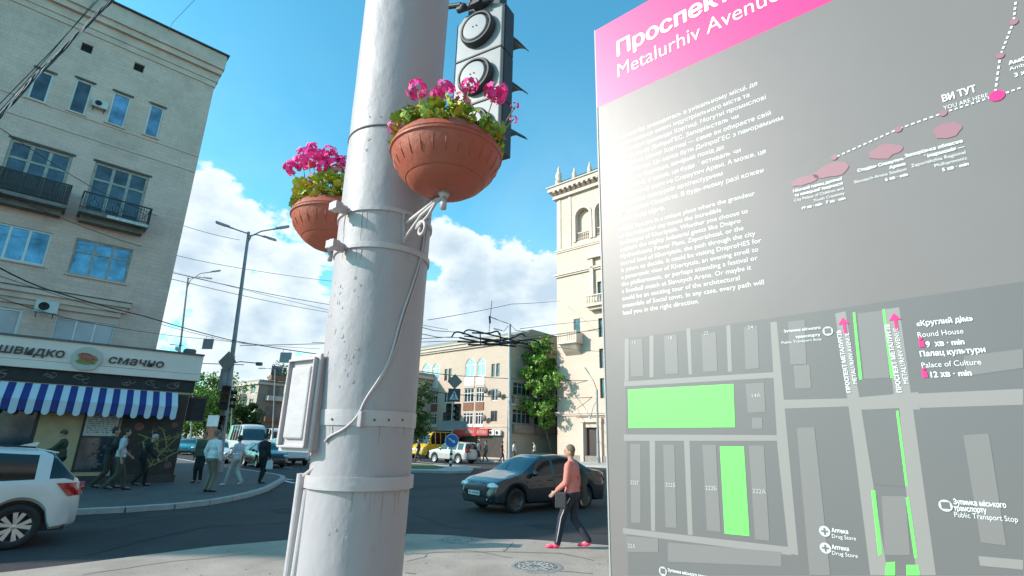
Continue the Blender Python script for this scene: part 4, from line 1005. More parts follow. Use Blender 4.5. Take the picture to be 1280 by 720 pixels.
wire('lower wire across the sand block', [A(520, 486, 42), A(600, 495, 46), A(700, 497, 54), A(752, 495, 53)], .03, .1)
wire('long wire high across the tower front', [A(535, 400, 32), A(640, 380, 40), A(700, 376, 55)], .02, .05)
wire('short hanging wire above the trolley crossing', [A(611, 418, 26), A(613, 395, 26), A(615, 376, 26)], .016)
wire('pair of thin wires drooping across the middle of the grey block, upper one', [A(0, 240, 16), A(150, 300, 20), A(270, 330, 25), A(420, 352, 30)], .012, .06)
wire('thin wire drooping low over the cafe fascia towards the square plate', [A(0, 372, 13), A(120, 405, 16), A(262, 424, 24), A(400, 436, 30)], .010, .06)
wire('steep thin wire in the upper left sky', [A(243, 0, 9), A(216, 28, 11), A(210, 40, 12)], .005, 0)
# thick twisted bundle in the upper left corner: several strands wound on each other
bd = thing('cable_bundle', 'thick twisted bundle of black cables crossing the upper left corner of the view', 'cable bundle', A(-40, 185, 6.0), 0)
o0 = Vector(bd.location); ctr = [A(-40, 185, 6.0), A(0, 145, 6.2), A(30, 112, 6.4), A(55, 85, 6.6), A(85, 55, 6.9), A(112, 28, 7.2), A(135, 5, 7.5), A(160, -25, 7.9)]
for k in range(6):
    pts = []; m_ = 90
    for i in range(m_+1):
        s = i/m_*(len(ctr)-1); j = min(int(s), len(ctr)-2); p = ctr[j].lerp(ctr[j+1], s-j)
        a = i*(.26+.02*k)+k*1.05; rr_ = .035+.018*math.sin(i*.17+k*2)
        pts.append(p-o0+Vector((math.cos(a)*rr_*.7, .2*rr_*math.sin(a), math.sin(a)*rr_)))
    MB().tube(pts, [.011, .014, .009, .012, .016, .008][k], 6).build('cable', m_wire if k not in (2,) else M('cable_pale', (.4, .4, .38), .5), bd, smooth=True)
for (a, b, r) in ((A(-20, 150, 6.2), A(130, -8, 7.2), .006), (A(-30, 172, 6.0), A(118, 2, 7.2), .005)):
    MB().tube([a-o0, a.lerp(b, .5)-o0+Vector((0, 0, -.06)), b-o0], r, 5).build('cable', m_wire, bd)

# trolleybus wire crossing: black curved runners hung between span wires
tr_ = thing('trolley_wire_crossing', 'black trolleybus wire crossing with curved runners hanging over the junction', 'wire crossing', A(610, 424, 26), 0)
o0 = Vector(tr_.location); m_run = M('runner_black', (.012, .012, .014), .5)
def P(px, py, Y): return A(px, py, Y)-o0
run = [[P(565, 421, 25), P(568, 415, 25), P(576, 415, 25.2), P(600, 424, 26), P(640, 430, 27), P(655, 428, 27.5)], [P(578, 418, 26.5), P(583, 412, 26.5), P(592, 413, 26.5), P(620, 420, 26), P(650, 428, 25.5)],
       [P(572, 427, 24.5), P(600, 428, 25), P(640, 424, 26), P(652, 416, 26.5), P(656, 420, 26.6)], [P(585, 431, 24.6), P(620, 431, 25), P(660, 424, 26), P(672, 426, 26.4), P(676, 433, 26.4)],
       [P(590, 416, 27), P(612, 417, 27), P(622, 413, 27), P(625, 419, 27)], [P(574, 422, 25), P(610, 430, 25.2), P(645, 433, 25.6)]]
def chaik(P_, n=2):
    for _ in range(n):
        Q = [P_[0]]
        for a, b in zip(P_, P_[1:]): Q += [a.lerp(b, .25), a.lerp(b, .75)]
        P_ = Q+[P_[-1]]
    return P_
for q_ in run:
    q_ = chaik(q_)
    MB().tube(q_, .042, 6).build('runner', m_run, tr_, smooth=True)
for a, b in ((P(600, 415, 25), P(601, 430, 25)), (P(625, 416, 26), P(626, 433, 26)), (P(580, 420, 26), P(660, 430, 26)), (P(640, 418, 27), P(640, 432, 25))):
    MB().cone(a, b, .03).build('spreader', m_run, tr_)
for a, b in ((A(300, 432, 27), A(566, 421, 25)), (A(390, 428, 31), A(575, 426, 25)), (A(655, 428, 27), A(760, 440, 42)), (A(660, 424, 26), A(752, 410, 24)), (A(637, 415, 46), A(640, 424, 27)), (A(512, 405, 20), A(568, 415, 25)), (A(512, 414, 19), A(574, 422, 24.6))):
    MB().tube([a-o0, a.lerp(b, .5)-o0-Vector((0, 0, .1)), b-o0], .016, 5).build('contact_wire', m_run, tr_)
MB().cone(P(612, 395, 26), P(612.5, 404, 26), .05, .05, 8).build('insulator', m_run, tr_)
# blue framed board in the far street
bp_ = A(261, 562, 48); t = thing('billboard', 'small pale blue board on brown legs behind the cafe corner mast', 'billboard', (bp_.x, bp_.y, 0), .1)
z0_ = A(260, 533, 48).z; z1_ = A(260, 519, 48).z
MB().box(-.55, .55, -.05, .05, z0_, z1_).build('board', M('board_blue', (.30, .45, .55), .5), t); MB().box(-.5, -.42, -.04, .04, 0, z0_).box(.42, .5, -.04, .04, 0, z0_).box(-.42, .42, -.03, .03, .3, z0_-.05).build('leg', m_brownfr, t)
# ------------------------------------------------------------------ big white pole
PA = R(-14.95); PD = Vector((math.sin(PA), math.cos(PA), 0)); PR = Vector((math.cos(PA), -math.sin(PA), 0))
PRAD = .173
def pax(z):                                # axis of the slightly leaning pole
    D = 2.035-.2*(z-1.3)/2.4
    return Vector((PD.x*D, PD.y*D, z))
m_pole = M('pole_whitewash', (.35, .322, .345), .55, var=.06, scale=2.2, bump=.45, bscale=9, dirt=.4, dirtcol=(.30, .265, .275), stretch=(1, 1, .6))
m_pole2 = M('pole_trim_paint', (.43, .39, .405), .5, var=.08, scale=8, bump=.2, bscale=20, dirt=.3, dirtcol=(.33, .31, .29))
pole = thing('utility_pole', 'thick whitewashed steel pole in the foreground carrying planters, box and cables', 'pole', pax(0))
base = pax(0)
def ringpts(z, r, n=48): return [pax(z)+Vector((r*math.cos(2*PI*k/n), r*math.sin(2*PI*k/n), 0))-base for k in range(n)]
def sleeve(prof, n=48, arc=None):
    mb = MB(); vs = []; a0, a1 = arc or (0, 2*PI); cols = n if arc is None else n+1
    for z, r in prof:
        c = pax(z)-base
        for k in range(cols):
            a = a0+(a1-a0)*k/n; vs.append((c.x+r*math.cos(a), c.y+r*math.sin(a), c.z))
    fs = [(j*cols+k, j*cols+((k+1) % cols if arc is None else k+1), (j+1)*cols+((k+1) % cols if arc is None else k+1), (j+1)*cols+k) for j in range(len(prof)-1) for k in range(n)]
    return mb.add(vs, fs)
prof = [(0, PRAD+.005)]; z = 0.0; rr = random.Random(1)
while z < 8: z += .04; prof.append((z, PRAD+rr.uniform(-.0005, .0005)))
sleeve(prof).build('shaft', m_pole, pole, smooth=True)
def zpx(x, y): # height of a point on the pole front
    d = ray(x, y); h = math.hypot(d.x, d.y); return EYE+(2.0-PRAD)*d.z/h
def pp(x, y, off=0.0):
    # intersection of the view ray with the pole surface, lifted by off
    d = ray(x, y).normalized(); o = Vector((0, 0, EYE)); t = 1.0
    for _ in range(400):
        p = o+d*t; c = pax(p.z); dist = math.hypot(p.x-c.x, p.y-c.y)-(PRAD+off)
        if dist < .0005: break
        t += max(dist, .0008)
        if t > 4: break
    return p
# joints, bands
for yy in (156,):
    z = pp(480, yy).z; o = sleeve([(z-.004, PRAD+.0005), (z-.002, PRAD+.004), (z+.002, PRAD+.004), (z+.004, PRAD+.0005)]); o.build('joint', M('joint_dark', (.12, .11, .11), .8), pole, smooth=True)
def band(y0, y1, x, t, name='band', mat=None):
    za = pp(x, y1).z; zb = pp(x, y0).z
    return autosmooth(sleeve([(za, PRAD), (za, PRAD+t), (zb, PRAD+t), (zb, PRAD)]).build(name, mat or m_pole2, pole))
band(258, 263, 480, .007); band(303, 310, 480, .007)
band(512, 532, 450, .004); band(597, 614, 450, .012)
# flat plate between the upper bands, and band lugs
def arcplate(x0, x1, y0, y1, t, name):
    pts = []
    for (x, y) in ((x0, y1), (x1, y1), (x1, y0), (x0, y0)):
        pts.append(pp(x, y, t)-base)
    inner_ = [pp(x, y, -.004)-base for (x, y) in ((x0, y1), (x1, y1), (x1, y0), (x0, y0))]
    return MB().add(pts+inner_, [(0, 1, 2, 3), (7, 6, 5, 4), (0, 4, 5, 1), (1, 5, 6, 2), (2, 6, 7, 3), (3, 7, 4, 0)]).build(name, m_pole2, pole)
arcplate(503, 506, 262, 304, .006, 'plate_edge')
for x, y in ((503, 525), (486, 525), (468, 525), (415, 524)):
    p = pp(x, y, .004)-base; MB().ball(p, .004, 8, 6).build('rivet', M('rivet_dark', (.08, .07, .07), .6), pole)
for x, y in ((462, 146), (476, 146), (500, 147)):
    p = pp(x, y, .000)-base; MB().ball(p, .0022, 8, 6).build('bolt_hole', M('rivet_dark'), pole)
# rust runs under the bands and the remains of stickers
rs_ = MB(); rq = random.Random(8)
for (y0_, n_) in ((264, 5), (311, 5), (533, 6), (615, 6), (158, 3)):
    for k in range(n_):
        x = rq.uniform(405, 525); L_ = rq.uniform(8, 40); q = []
        for i in range(6): q.append(pp(x+rq.uniform(-.6, .6)-.09*L_*i/5, y0_+L_*i/5, .0004)-base)
        if max((Vector((a.x, a.y))-Vector((pax(a.z).x-base.x, pax(a.z).y-base.y))).length for a in q) > PRAD+.002: continue
        w_ = rq.uniform(.0008, .0028)
        rs_.add([q[i]+Vector((PR.x*w_*s*(1-i/7), PR.y*w_*s*(1-i/7), 0)) for i in range(6) for s in (-1, 1)], [(2*i, 2*i+1, 2*i+3, 2*i+2) for i in range(5)])
rs_.build('rust_run', M('rust_stain', (.30, .23, .19), .9, var=.3), pole, kind='stuff')
p = pp(451, 524, .01)-base; MB().obox(p, (.014, .02, .05), Quaternion((0, 0, 1), PA)).build('band_clasp', m_pole2, pole, bevel=.002)
for x, y in ((534, 246), (535, 340)): pass
# clamps sticking out on the left of the bands
for x, y in ((423, 262), (419, 309)):
    p = pp(x+6, y, .02); nrm = (p-pax(p.z)); nrm.z = 0; nrm.normalize(); q = nrm.to_track_quat('X', 'Z')
    MB().obox(p-base+nrm*.014, (.06, .012, .035), q).obox(p-base+nrm*.03, (.03, .045, .030), q).build('clamp_ear', m_pole2, pole, bevel=.003)
# paint flakes: thin raised scabs
fl = MB(); rr = random.Random(12)
for k in range(75):
    x = rr.uniform(400, 520); y = rr.uniform(170, 700)
    if rr.random() < .5: x = rr.uniform(405, 450); y = rr.uniform(330, 480)
    p = pp(x, y, .0006)-base; n_ = p-(pax(p.z+base.z)-base); n_.z = 0
    if n_.length < .1 or n_.length > PRAD+.01: continue
    n_.normalize(); a = Vector((-n_.y, n_.x, 0)); s = rr.uniform(.0025, .008); m_ = rr.randint(5, 8)
    fl.add([p+a*(math.cos(2*PI*i/m_)*s*rr.uniform(.5, 1.2))+Vector((0, 0, math.sin(2*PI*i/m_)*s*rr.uniform(.5, 1.6))) for i in range(m_)], [tuple(range(m_))])
fl.build('paint_flakes', M('flake', (.35, .32, .34), .8, var=.2), pole, kind='stuff')
def surf_cable(pts, r, off, name, mat, parent=pole, org=base, n=8):
    P_ = [pp(x, y, off)-org for x, y in pts]
    # smooth by chaikin
    for _ in range(2):
        Q = [P_[0]]
        for a, b in zip(P_, P_[1:]): Q += [a.lerp(b, .25), a.lerp(b, .75)]
        P_ = Q+[P_[-1]]
    return MB().tube(P_, r, n).build(name, mat, parent, smooth=True)
surf_cable([(533, 262), (529, 310), (518, 350), (500, 400), (488, 450), (470, 480), (456, 500), (448, 520), (430, 537), (412, 545), (406, 552)], .0042, .0045, 'cable', m_pole2)
surf_cable([(538, 250), (532, 300), (524, 340), (506, 395), (492, 445), (475, 476), (458, 498)], .003, .004, 'cable', m_pole2)
# conduits on the lower left
for k, (x0, x1, y0, r_) in enumerate(((375, 359, 592, .015), (383, 368, 612, .015), (393, 379, 600, .024))):
    a = pp(x0+10, y0, .012); b = pp(x1+10, 719, .012)
    a = A(x0+2, y0, 1.93-.02*k); b = A(x1+1, 719, 1.95-.02*k); d = (b-a); b2 = b+d*3.2
    MB().cone(a-base, b2-base, r_, r_, 14).build('conduit', m_pole2, pole, smooth=False)
a = A(400, 562, 1.84); MB().tube([a-base, A(396, 575, 1.85)-base, A(392, 592, 1.88)-base, A(391, 612, 1.89)-base], [.014, .016, .018, .02], 10).build('conduit_sleeve', m_pole2, pole, smooth=True)

# electrical box on the left of the pole
BC = A(389, 504, 1.86); BN = R(-20)
MB().box(0,0,0,0,0,0) if False else None
bx = thing('electrical_box', 'pale painted metal junction box fixed to the left side of the white pole', 'junction box', BC, PA+BN)
# local -y is the lid normal
w2, h2, d2 = .080, .156, .08
MB().box(-w2, w2, -d2*.4, d2, -h2, h2).build('body', m_pole2, bx, bevel=.006)
MB().box(-w2-.008, w2+.008, -d2*.4-.014, -d2*.4-.001, -h2-.008, h2+.008).build('lid_flange', m_pole2, bx, bevel=.004)
fr = MB(); ww = w2-.004; hh = h2-.006
for a_, b_, c_, d_ in ((-ww, ww, hh-.008, hh), (-ww, ww, -hh, -hh+.008), (-ww, -ww+.008, -hh+.008, hh-.008), (ww-.008, ww, -hh+.008, hh-.008)): fr.box(a_, b_, -d2*.4-.03, -d2*.4-.014, c_, d_)
fr.build('lid_rim', m_pole2, bx, bevel=.003)
MB().box(-w2+.026, w2-.026, -d2*.4-.026, -d2*.4-.0141, -h2+.035, h2-.035).build('lid_panel', m_pole2, bx, bevel=.006)
for zz_ in (.095, .02, -.055):
    MB().cone((w2, .01, zz_), (w2+.016, .01, zz_), .011, .009, 12).cone((w2+.016, .01, zz_), (w2+.026, .01, zz_), .007, .007, 10).build('gland', m_pole2, bx)
MB().tube([(w2+.02, .01, .02), (w2+.035, .01, .015), (w2+.035, .0, -.03), (w2+.025, .0, -.04)], .005, 8).build('cable', m_pole2, bx, smooth=True)
MB().tube([(w2+.02, .01, -.055), (w2+.05, .01, -.06), (w2+.06, .01, -.09), (w2+.05, 0.0, -.15), (w2+.005, 0, -.20), (-.0, .01, -.24)], .0075, 8).build('cable', m_pole2, bx, smooth=True)
MB().tube([(w2*.2, .02, -h2), (w2*.3, .02, -h2-.03), (0.01, .02, -h2-.07)], .004, 6).tube([(w2*.5, .02, -h2), (w2*.3, .02, -h2-.04), (0.03, .02, -h2-.08)], .0035, 6).build('loose_wire', m_wire, bx, smooth=True)
MB().box(-.03, .03, d2, d2+.05, .08, .11).box(-.03, .03, d2, d2+.05, -.11, -.08).build('mounting_strap', m_pole2, bx)

# ------------------------------------------------------------------ hanging planters
m_terra = M('terracotta_plastic', (.34, .078, .045), .55, var=.14, scale=6, bump=.12, bscale=60, dirt=.5, dirtcol=(.20, .075, .05))
m_soil = M('soil', (.05, .035, .025), .95, bump=.5)
m_stem = M('flower_stem', (.16, .22, .07), .6)
m_leaf1 = M('geranium_leaf', (.20, .32, .035), .55, var=.35, scale=25, bump=.3, bscale=60)
m_leaf2 = M('geranium_leaf_pale', (.42, .46, .05), .55, var=.35, scale=25)
m_leaf3 = M('geranium_leaf_yellow', (.52, .38, .04), .6, var=.35, scale=25)
m_pink = M('geranium_pink', (.85, .035, .32), .6, var=.2, scale=60, island=.35)
m_pinkd = M('geranium_faded', (.50, .16, .20), .7, var=.3, scale=60, island=.35)
leafsrc = []
for s_ in range(3):
    rr = random.Random(40+s_); mb = MB(); n_ = 18; c0 = (0, 0, 0); vs = [(0, 0, -.006)]
    for k in range(n_):
        a = -PI*.92+2*PI*.92*k/(n_-1); r_ = .027*(1+.10*math.cos(a*7))*(.9+.2*rr.random()); vs.append((r_*math.cos(a), r_*math.sin(a), .006*math.sin(a*7)+.004))
    mb.add(vs, [(0, k, k+1) for k in range(1, n_)]); leafsrc.append(mb)
def flower_mb(rad, n, seed):
    rr = random.Random(seed); mb = MB()
    for k in range(n):
        d = Vector((rr.gauss(0, 1), rr.gauss(0, 1), rr.gauss(.35, 1))).normalized(); p = d*rad*rr.uniform(.7, 1.0); p.z *= .8
        a = d.orthogonal().normalized(); b = d.cross(a); ph = rr.uniform(0, 2); s = rad*rr.uniform(.24, .34)
        for q in range(5):
            t = ph+q*2*PI/5; u = a*math.cos(t)+b*math.sin(t); v = a*math.cos(t+1.57)+b*math.sin(t+1.57)
            mb.add([p, p+u*s*.6-v*s*.42+d*s*.12, p+u*s*1.15+d*s*.05, p+u*s*.6+v*s*.42+d*s*.12], [(0, 1, 2, 3)])
    return mb
def planter(label, c, bracket_dir, rad, heads, seed, leafmix, gaze, nleaf=85, leafh=.10):
    t = thing('hanging_planter', label, 'planter', c, 0, 'terracotta planters with pink geraniums hung on the white pole')
    k = rad/.19
    pr = [(0, -.128), (.05, -.128), (.09, -.118), (.125, -.095), (.128, -.0885), (.131, -.0885), (.155, -.062), (.174, -.03), (.183, -.0), (.1895, .004), (.1905, .010), (.184, .015), (.1865, .018), (.181, .032), (.168, .052), (.150, .066), (.146, .066), (.140, .058), (.14, .04), (0, .04)]
    o = MB().lathe([(r_*k, z_*k) for r_, z_ in pr], 56).build('bowl', m_terra, t); autosmooth(o, 35)
    MB().lathe([(0, .048*k), (.142*k, .045*k)], 24).build('soil', m_soil, t)
    fl = MB()      # pressed flutes under the rim
    for i in range(26):
        a = 2*PI*i/26; d = Vector((math.cos(a), math.sin(a), 0)); a_ = d*.180*k+Vector((0, 0, -.012*k)); b_ = d*.157*k+Vector((0, 0, -.0595*k))
        fl.tube([a_, a_.lerp(b_, .5)+d*.0025, b_], [.001*k, .0028*k, .001*k], 6)
    fl.build('flutes', m_terra, t, smooth=True, kind='stuff')
    rr = random.Random(seed)
    # leaves as single objects sharing three meshes
    protos = {}
    for i in range(nleaf):
        a = rr.uniform(0, 2*PI); r_ = rad*(rr.random()**.5)*1.0; h = .05*k+rr.uniform(.0, leafh)*(1.15-r_/rad*.5)
        if r_ > rad*.8: h -= .02
        col = rr.choices([m_leaf1, m_leaf2, m_leaf3], leafmix)[0]; s_ = rr.randrange(3); key = (col.name, s_)
        p = Vector((r_*math.cos(a), r_*math.sin(a), h+.01)); e = (rr.uniform(-.7, .7)+math.sin(a)*-.6*r_/rad, rr.uniform(-.7, .7)+math.cos(a)*.6*r_/rad, rr.uniform(0, 6.3)); sc_ = rr.uniform(.5, 1.0)
        if key not in protos: protos[key] = leafsrc[s_].build('leaf', col, t, smooth=True); o = protos[key]
        else: o = inst(protos[key], t)
        o.location = p; o.rotation_euler = e; o.scale = (sc_,)*3
    for i, (hx, hy, hd_, hr, faded) in enumerate(heads):
        q_ = A(hx, hy, c[1]+hd_)-Vector(c); dx, dy, dz = q_; r_ = hr*(c[1]+hd_)/640*1.25
        fh = flower_mb(r_, 34 if r_ > .02 else 12, seed*31+i).build('flower_head', m_pinkd if faded else m_pink, t, loc=(dx, dy, dz), label='faded flower head' if faded else None)
        MB().tube([(dx*.55, dy*.55, .04), (dx*.8, dy*.8, dz*.55+.01), (dx, dy, dz)], .0022, 5).build('stem', m_stem, t, smooth=True)
    # bracket: bar from the pole with a scroll under the bowl
    bd_ = Vector(bracket_dir).normalized(); L = Vector((bracket_dir[0], bracket_dir[1])).length
    zb = -.135*k
    sc1 = [bd_*(L*.98)+Vector((0, 0, zb-.06)), bd_*(L*.55)+Vector((0, 0, zb-.025)), bd_*.03+Vector((0, 0, zb+.0))]
    mb = MB(); mb.tube(sc1, .0075, 8)
    mb.tube([bd_*(L*1.0)+Vector((0, 0, zb-.24)), bd_*(L*.7)+Vector((0, 0, zb-.11)), bd_*(L*.35)+Vector((0, 0, zb-.03)), Vector((0, 0, zb))], .006, 8)
    spi = []
    for i in range(30):
        th = .4+i*.24; rs = .036*(1-i/36); cc_ = bd_*(.13)+Vector((0, 0, zb-.085)); spi.append(cc_+bd_*(rs*math.cos(th))+Vector((0, 0, rs*math.sin(th))))
    spi = [bd_*.04+Vector((0, 0, zb-.005)), bd_*.09+Vector((0, 0, zb-.045))]+spi
    mb.tube(spi, .0055, 8)
    mb.cone((0, 0, zb-.01), (0, 0, zb+.008), .012*k, .022*k, 12); mb.cone((0, 0, zb-.05), (0, 0, zb-.01), .011, .011, 8)
    mb.build('bracket', m_pole2, t, smooth=True)
    for s in range(5):
        a = s*1.256+.3; MB().cone((0, 0, zb+.004), (.05*math.cos(a)*k, .05*math.sin(a)*k, zb+.011), .004, .003, 6).build('support_finger', M('finger_metal', (.20, .17, .15), .7), t)
    return t
C1 = A(558, 199, 1.56); ax = pax(C1.z)
d1 = (ax-C1); d1.z = 0
heads1 = [(522, 112, .0, 14, False), (556, 112, -.02, 13, False), (587, 106, .02, 11, False), (619, 117, .05, 16, False), (644, 133, .03, 6, False), (642, 149, .02, 6, False), (494, 160, -.03, 10, False), (577, 127, -.06, 12, True), (548, 118, .08, 10, False)]
heads1x = [(-.105, -.06, .150, .034, False), (-.015, -.04, .165, .030, False), (.045, .03, .175, .024, False), (.115, .06, .150, .038, False), (.185, .04, .115, .018, False), (.18, .02, .078, .013, False), (-.19, -.02, .028, .026, False), (.035, -.05, .118, .026, True), (-.06, .10, .12, .028, False)]
planter('terracotta bowl planter right of the white pole, its geraniums in front of the traffic light', C1, (d1.x, d1.y, 0), .190, heads1, 5, (3, 3, .6), 0, 270)
d2_ = -d1; C2 = ax+d1*1.02+Vector((-.045, 0, -.02)); C2.z = A(405, 258, 2.28).z-.135
heads2 = [(365, 210, .0, 10, False), (385, 197, -.03, 14, False), (391, 184, .02, 7, False), (412, 190, 0, 9, False), (415, 202, .02, 13, False), (402, 208, -.05, 10, False), (421, 214, -.04, 10, True), (430, 203, .03, 9, False), (378, 203, .05, 11, False), (398, 197, .06, 12, False), (392, 222, -.08, 7, True)]
heads2x = [(-.135, -.02, .140, .034, False), (-.075, -.04, .175, .042, False), (-.06, .03, .205, .028, False), (.0, -.07, .15, .04, False), (.03, .03, .185, .036, False), (.075, -.06, .13, .04, False), (.1, .05, .14, .03, False), (-.03, -.09, .11, .026, True), (-.10, .05, .15, .036, False), (.02, -.03, .13, .04, False), (-.05, -.02, .15, .04, False)]
planter('terracotta bowl planter half hidden behind the left side of the white pole', C2, (ax.x-C2.x, ax.y-C2.y, 0), .190, heads2, 9, (2, 2, 2.2), 0, 290, .17)

# ------------------------------------------------------------------ traffic light seen from the back
TL = A(596, 98, 2.45)
dirw = Vector((.866, -.5, 0)); TRZ = math.atan2(dirw.y, dirw.x)
tl = thing('traffic_light', 'large dark grey traffic light seen from behind, mounted high beside the white pole', 'traffic light', TL, TRZ)
m_tlg = M('signal_grey', (.25, .27, .29), .45, var=.12, scale=6, dirt=.3, dirtcol=(.2, .2, .2)); m_tld = M('signal_dark', (.022, .028, .035), .55)
SH = .325; W2 = .155
for k in (1, 0, -1):
    z0 = k*SH; prof = [(-W2+.0, z0-SH/2+.004), (W2, z0-SH/2+.004), (W2, z0+SH/2-.004), (W2-.0, z0+SH/2-.004), (-W2, z0+SH/2-.004)]
    if k == 1: prof = [(-W2, z0-SH/2+.004), (W2, z0-SH/2+.004), (W2, z0+SH/2-.03), (W2-.05, z0+SH/2-.004), (-W2+.05, z0+SH/2-.004), (-W2, z0+SH/2-.06)]
    MB().prism(prof, 0, .03).build('back_shell', m_tlg, tl, bevel=.006)
    MB().box(-W2-.004, W2+.004, .03, .13, z0-SH/2+.002, z0+SH/2-.002).build('housing', m_tld, tl, bevel=.006)
    q = Quaternion((1, 0, 0), PI/2)
    o = MB().lathe([(.112, 0), (.112, .03), (.104, .042), (.094, .042), (.09, .02), (.088, .02)], 36, (0, 0, z0), q).build('lens_cup_rim', m_tld, tl); autosmooth(o)
    o = MB().lathe([(.088, .02), (.086, .036), (.078, .044), (0, .046)], 32, (-.004, 0, z0), q).build('lens_cup', m_tlg, tl); autosmooth(o)
    MB().cone((-.014, -.046, z0), (-.014, -.05, z0), .004).cone((.010, -.046, z0), (.010, -.05, z0), .004).build('screw', m_tld, tl)
    # visor on the far side
    vs = MB(); n_ = 14
    for i in range(n_):
        a0 = -.25+(PI+.5)*i/n_; a1 = -.25+(PI+.5)*(i+1)/n_; L0 = .29*min(1, max(.03, (math.sin(a0)+.22)/.6)); L1 = .29*min(1, max(.03, (math.sin(a1)+.22)/.6))
        P = lambda a, L, r_: (r_*math.cos(a), .13+L, z0+.08*(L > 0)+r_*math.sin(a))
        vs.add([P(a0, 0, .125), P(a1, 0, .125), P(a1, L1, .122), P(a0, L0, .122), P(a0, 0, .118), P(a1, 0, .118), P(a1, L1, .117), P(a0, L0, .117)], [(0, 1, 2, 3), (4, 7, 6, 5), (2, 6, 7, 3)])
    vs.build('visor', m_tld, tl)
    MB().lathe([(0, .131), (.105, .131)], 20, (0, 0, z0), Quaternion((1, 0, 0), -PI/2)).build('lens', M('lens_dark', (.05, .02, .02), .2), tl)
for k in (.5, -.5): MB().box(-W2, W2, -.004, .02, k*SH-.004, k*SH+.004).build('seam', m_tld, tl)
cb_ = MB(); cb_.box(-.03, .03, -.06, .02, SH*1.5-.01, SH*1.5+.06); cb_.cone((-.14, -.03, SH*1.5+.03), (.10, -.03, SH*1.5+.0), .02); cb_.cone((-.12, -.03, SH*1.5+.06), (-.35, -.05, SH*1.5+.12), .016)
for i in range(4): cb_.ball((-.09+.06*i, -.045, SH*1.5+.02), .022, 8, 6)
cb_.build('clamp', m_tld, tl)
MB().box(-.35, -.32, -.08, -.02, SH*1.5, SH*1.5+.2).box(-.10, .12, .02, .1, SH*1.5+.0, SH*1.5+.10).build('bracket', m_tld, tl)
MB().cone((-W2-.012, .01, -.4), (-W2-.012, .01, .45), .003).build('cable', m_wire, tl)

# ------------------------------------------------------------------ map board (stele)
SO = Vector((.3, 1.4)); SD = Vector((.752, -.659)).normalized(); SRZ = math.atan2(SD.y, SD.x); SN = Vector((SD.y, -SD.x))   # outward normal
def S(px, py):
    d = ray(px, py); n3 = Vector((SD.y, -SD.x, 0)); o3 = Vector((SO.x, SO.y, EYE)); t = (n3.dot(o3-Vector((0, 0, EYE))))/n3.dot(d)
    p = d*t+Vector((0, 0, EYE)); return ((p.x-SO.x)*SD.x+(p.y-SO.y)*SD.y, p.z)
st_ = thing('map_board', 'tall grey street map board with pink header and white lettering on the right', 'information board', (SO.x, SO.y, 0), SRZ)
m_st = M('board_grey_laminate', (.156, .136, .136), .455, var=.05, scale=1.5, spec=.56, bump=.04, bscale=6, dirt=.15, dirtcol=(.26, .235, .215))
def pm(name, col, rough=.455): return M(name, tuple(c_*.9 for c_ in col), rough, var=.02, scale=2, spec=.56)
MB().box(-.05, 2.05, .0, .12, .25, 3.102).build('panel', m_st, st_, bevel=.004)
for xx in (-.054, 2.050): MB().box(xx, xx+.004, .0, .121, .25, 3.104).build('edge_strip', M('edge_white', (.3, .3, .3), .5), st_)
MB().box(-.1, 2.1, -.1, .22, 0.045, .25).build('plinth', M('plinth_concrete', (.3, .3, .29), .9, bump=.3), st_, bevel=.01)
m_pk = pm('print_pink', (.88, .012, .19)); m_wh = pm('print_white', (.74, .74, .74)); m_rd = pm('print_road', (.25, .23, .225)); m_bk = pm('print_block', (.132, .125, .128))
m_bd = pm('print_house', (.185, .172, .172)); m_gn = pm('print_green', (.15, .78, .12)); m_pp = pm('print_pale_pink', (.30, .14, .17)); m_ic = pm('print_icon', (.5, .5, .5))
LAY = [0]
def pr(name, polys, lay, mat):
    mb = MB(); LAY[0] += 1; y = -.0002*lay-.000004*LAY[0]
    for poly in polys: mb.prism([S(*p) for p in poly], y, y+.0001)
    return mb.build(name, mat, st_)
def pr1(name, poly, lay, mat, label=None): 
    o = pr(name, [poly], lay, mat)
    if label: o['label'] = label
    return o
def rect_uz(name, u0, u1, z0, z1, lay, mat): return MB().box(u0, u1, -.0002*lay, -.0002*lay+.0001, z0, z1).build(name, mat, st_)
zp = S(750, 133)[1]
rect_uz('pink_header', -.05, 2.05, zp, 3.10, 1, m_pk)
def line(x, y, body, px2=None, size=None, bold=0.0, mat=None, name='lettering', lay=4, k=1.0, line_h=1.0, align='LEFT'):
    """text whose first baseline starts at the measured point (x, y); px2: measured right end of it"""
    u, z = S(x, y); v, f = text_mb(body, size, None, bold=bold, line=line_h, align=align, res=3)
    s = 1.0
    if px2:
        u2 = S(*px2)[0]; s = (u2-u)/(max(p.x for p in v)-min(p.x for p in v))
    mb = MB(); mb.add([(u+p.x*s, -.00018*lay-.0008-p.z, z+p.y) for p in v], f); return mb.build(name, mat or m_wh, st_)
def hpx(x, ya, yb): return abs(S(x, ya)[1]-S(x, yb)[1])
line(770, 72, 'Проспект', (914, 4), .080, .0026)
line(933, -5, 'Металургів', None, .080, .0026)
line(771, 98, 'Metalurhiv Avenue', (974, 6), .072, 0)
en = ['Hello! You are in a unique place where the grandeur', 'of the industrial city meets the incredible', 'landscapes of Khortytsia. Whether you choose to', 'explore the mighty industrial giants like Dnipro', 'Hydroelectric Power Plant, Zaporizhstal, or the',
      'sacred land of Khortytsia, the path through the city', 'is yours to decide. It could be visiting DniproHES for', 'a panoramic view of Khortytsia, an evening stroll to', 'the philharmonic, or perhaps attending a festival or', 'a football match at Slavutych Arena. Or maybe it',
      'could be an exciting tour of the architectural', 'ensemble of Social town. In any case, every path will', 'lead you in the right direction.']
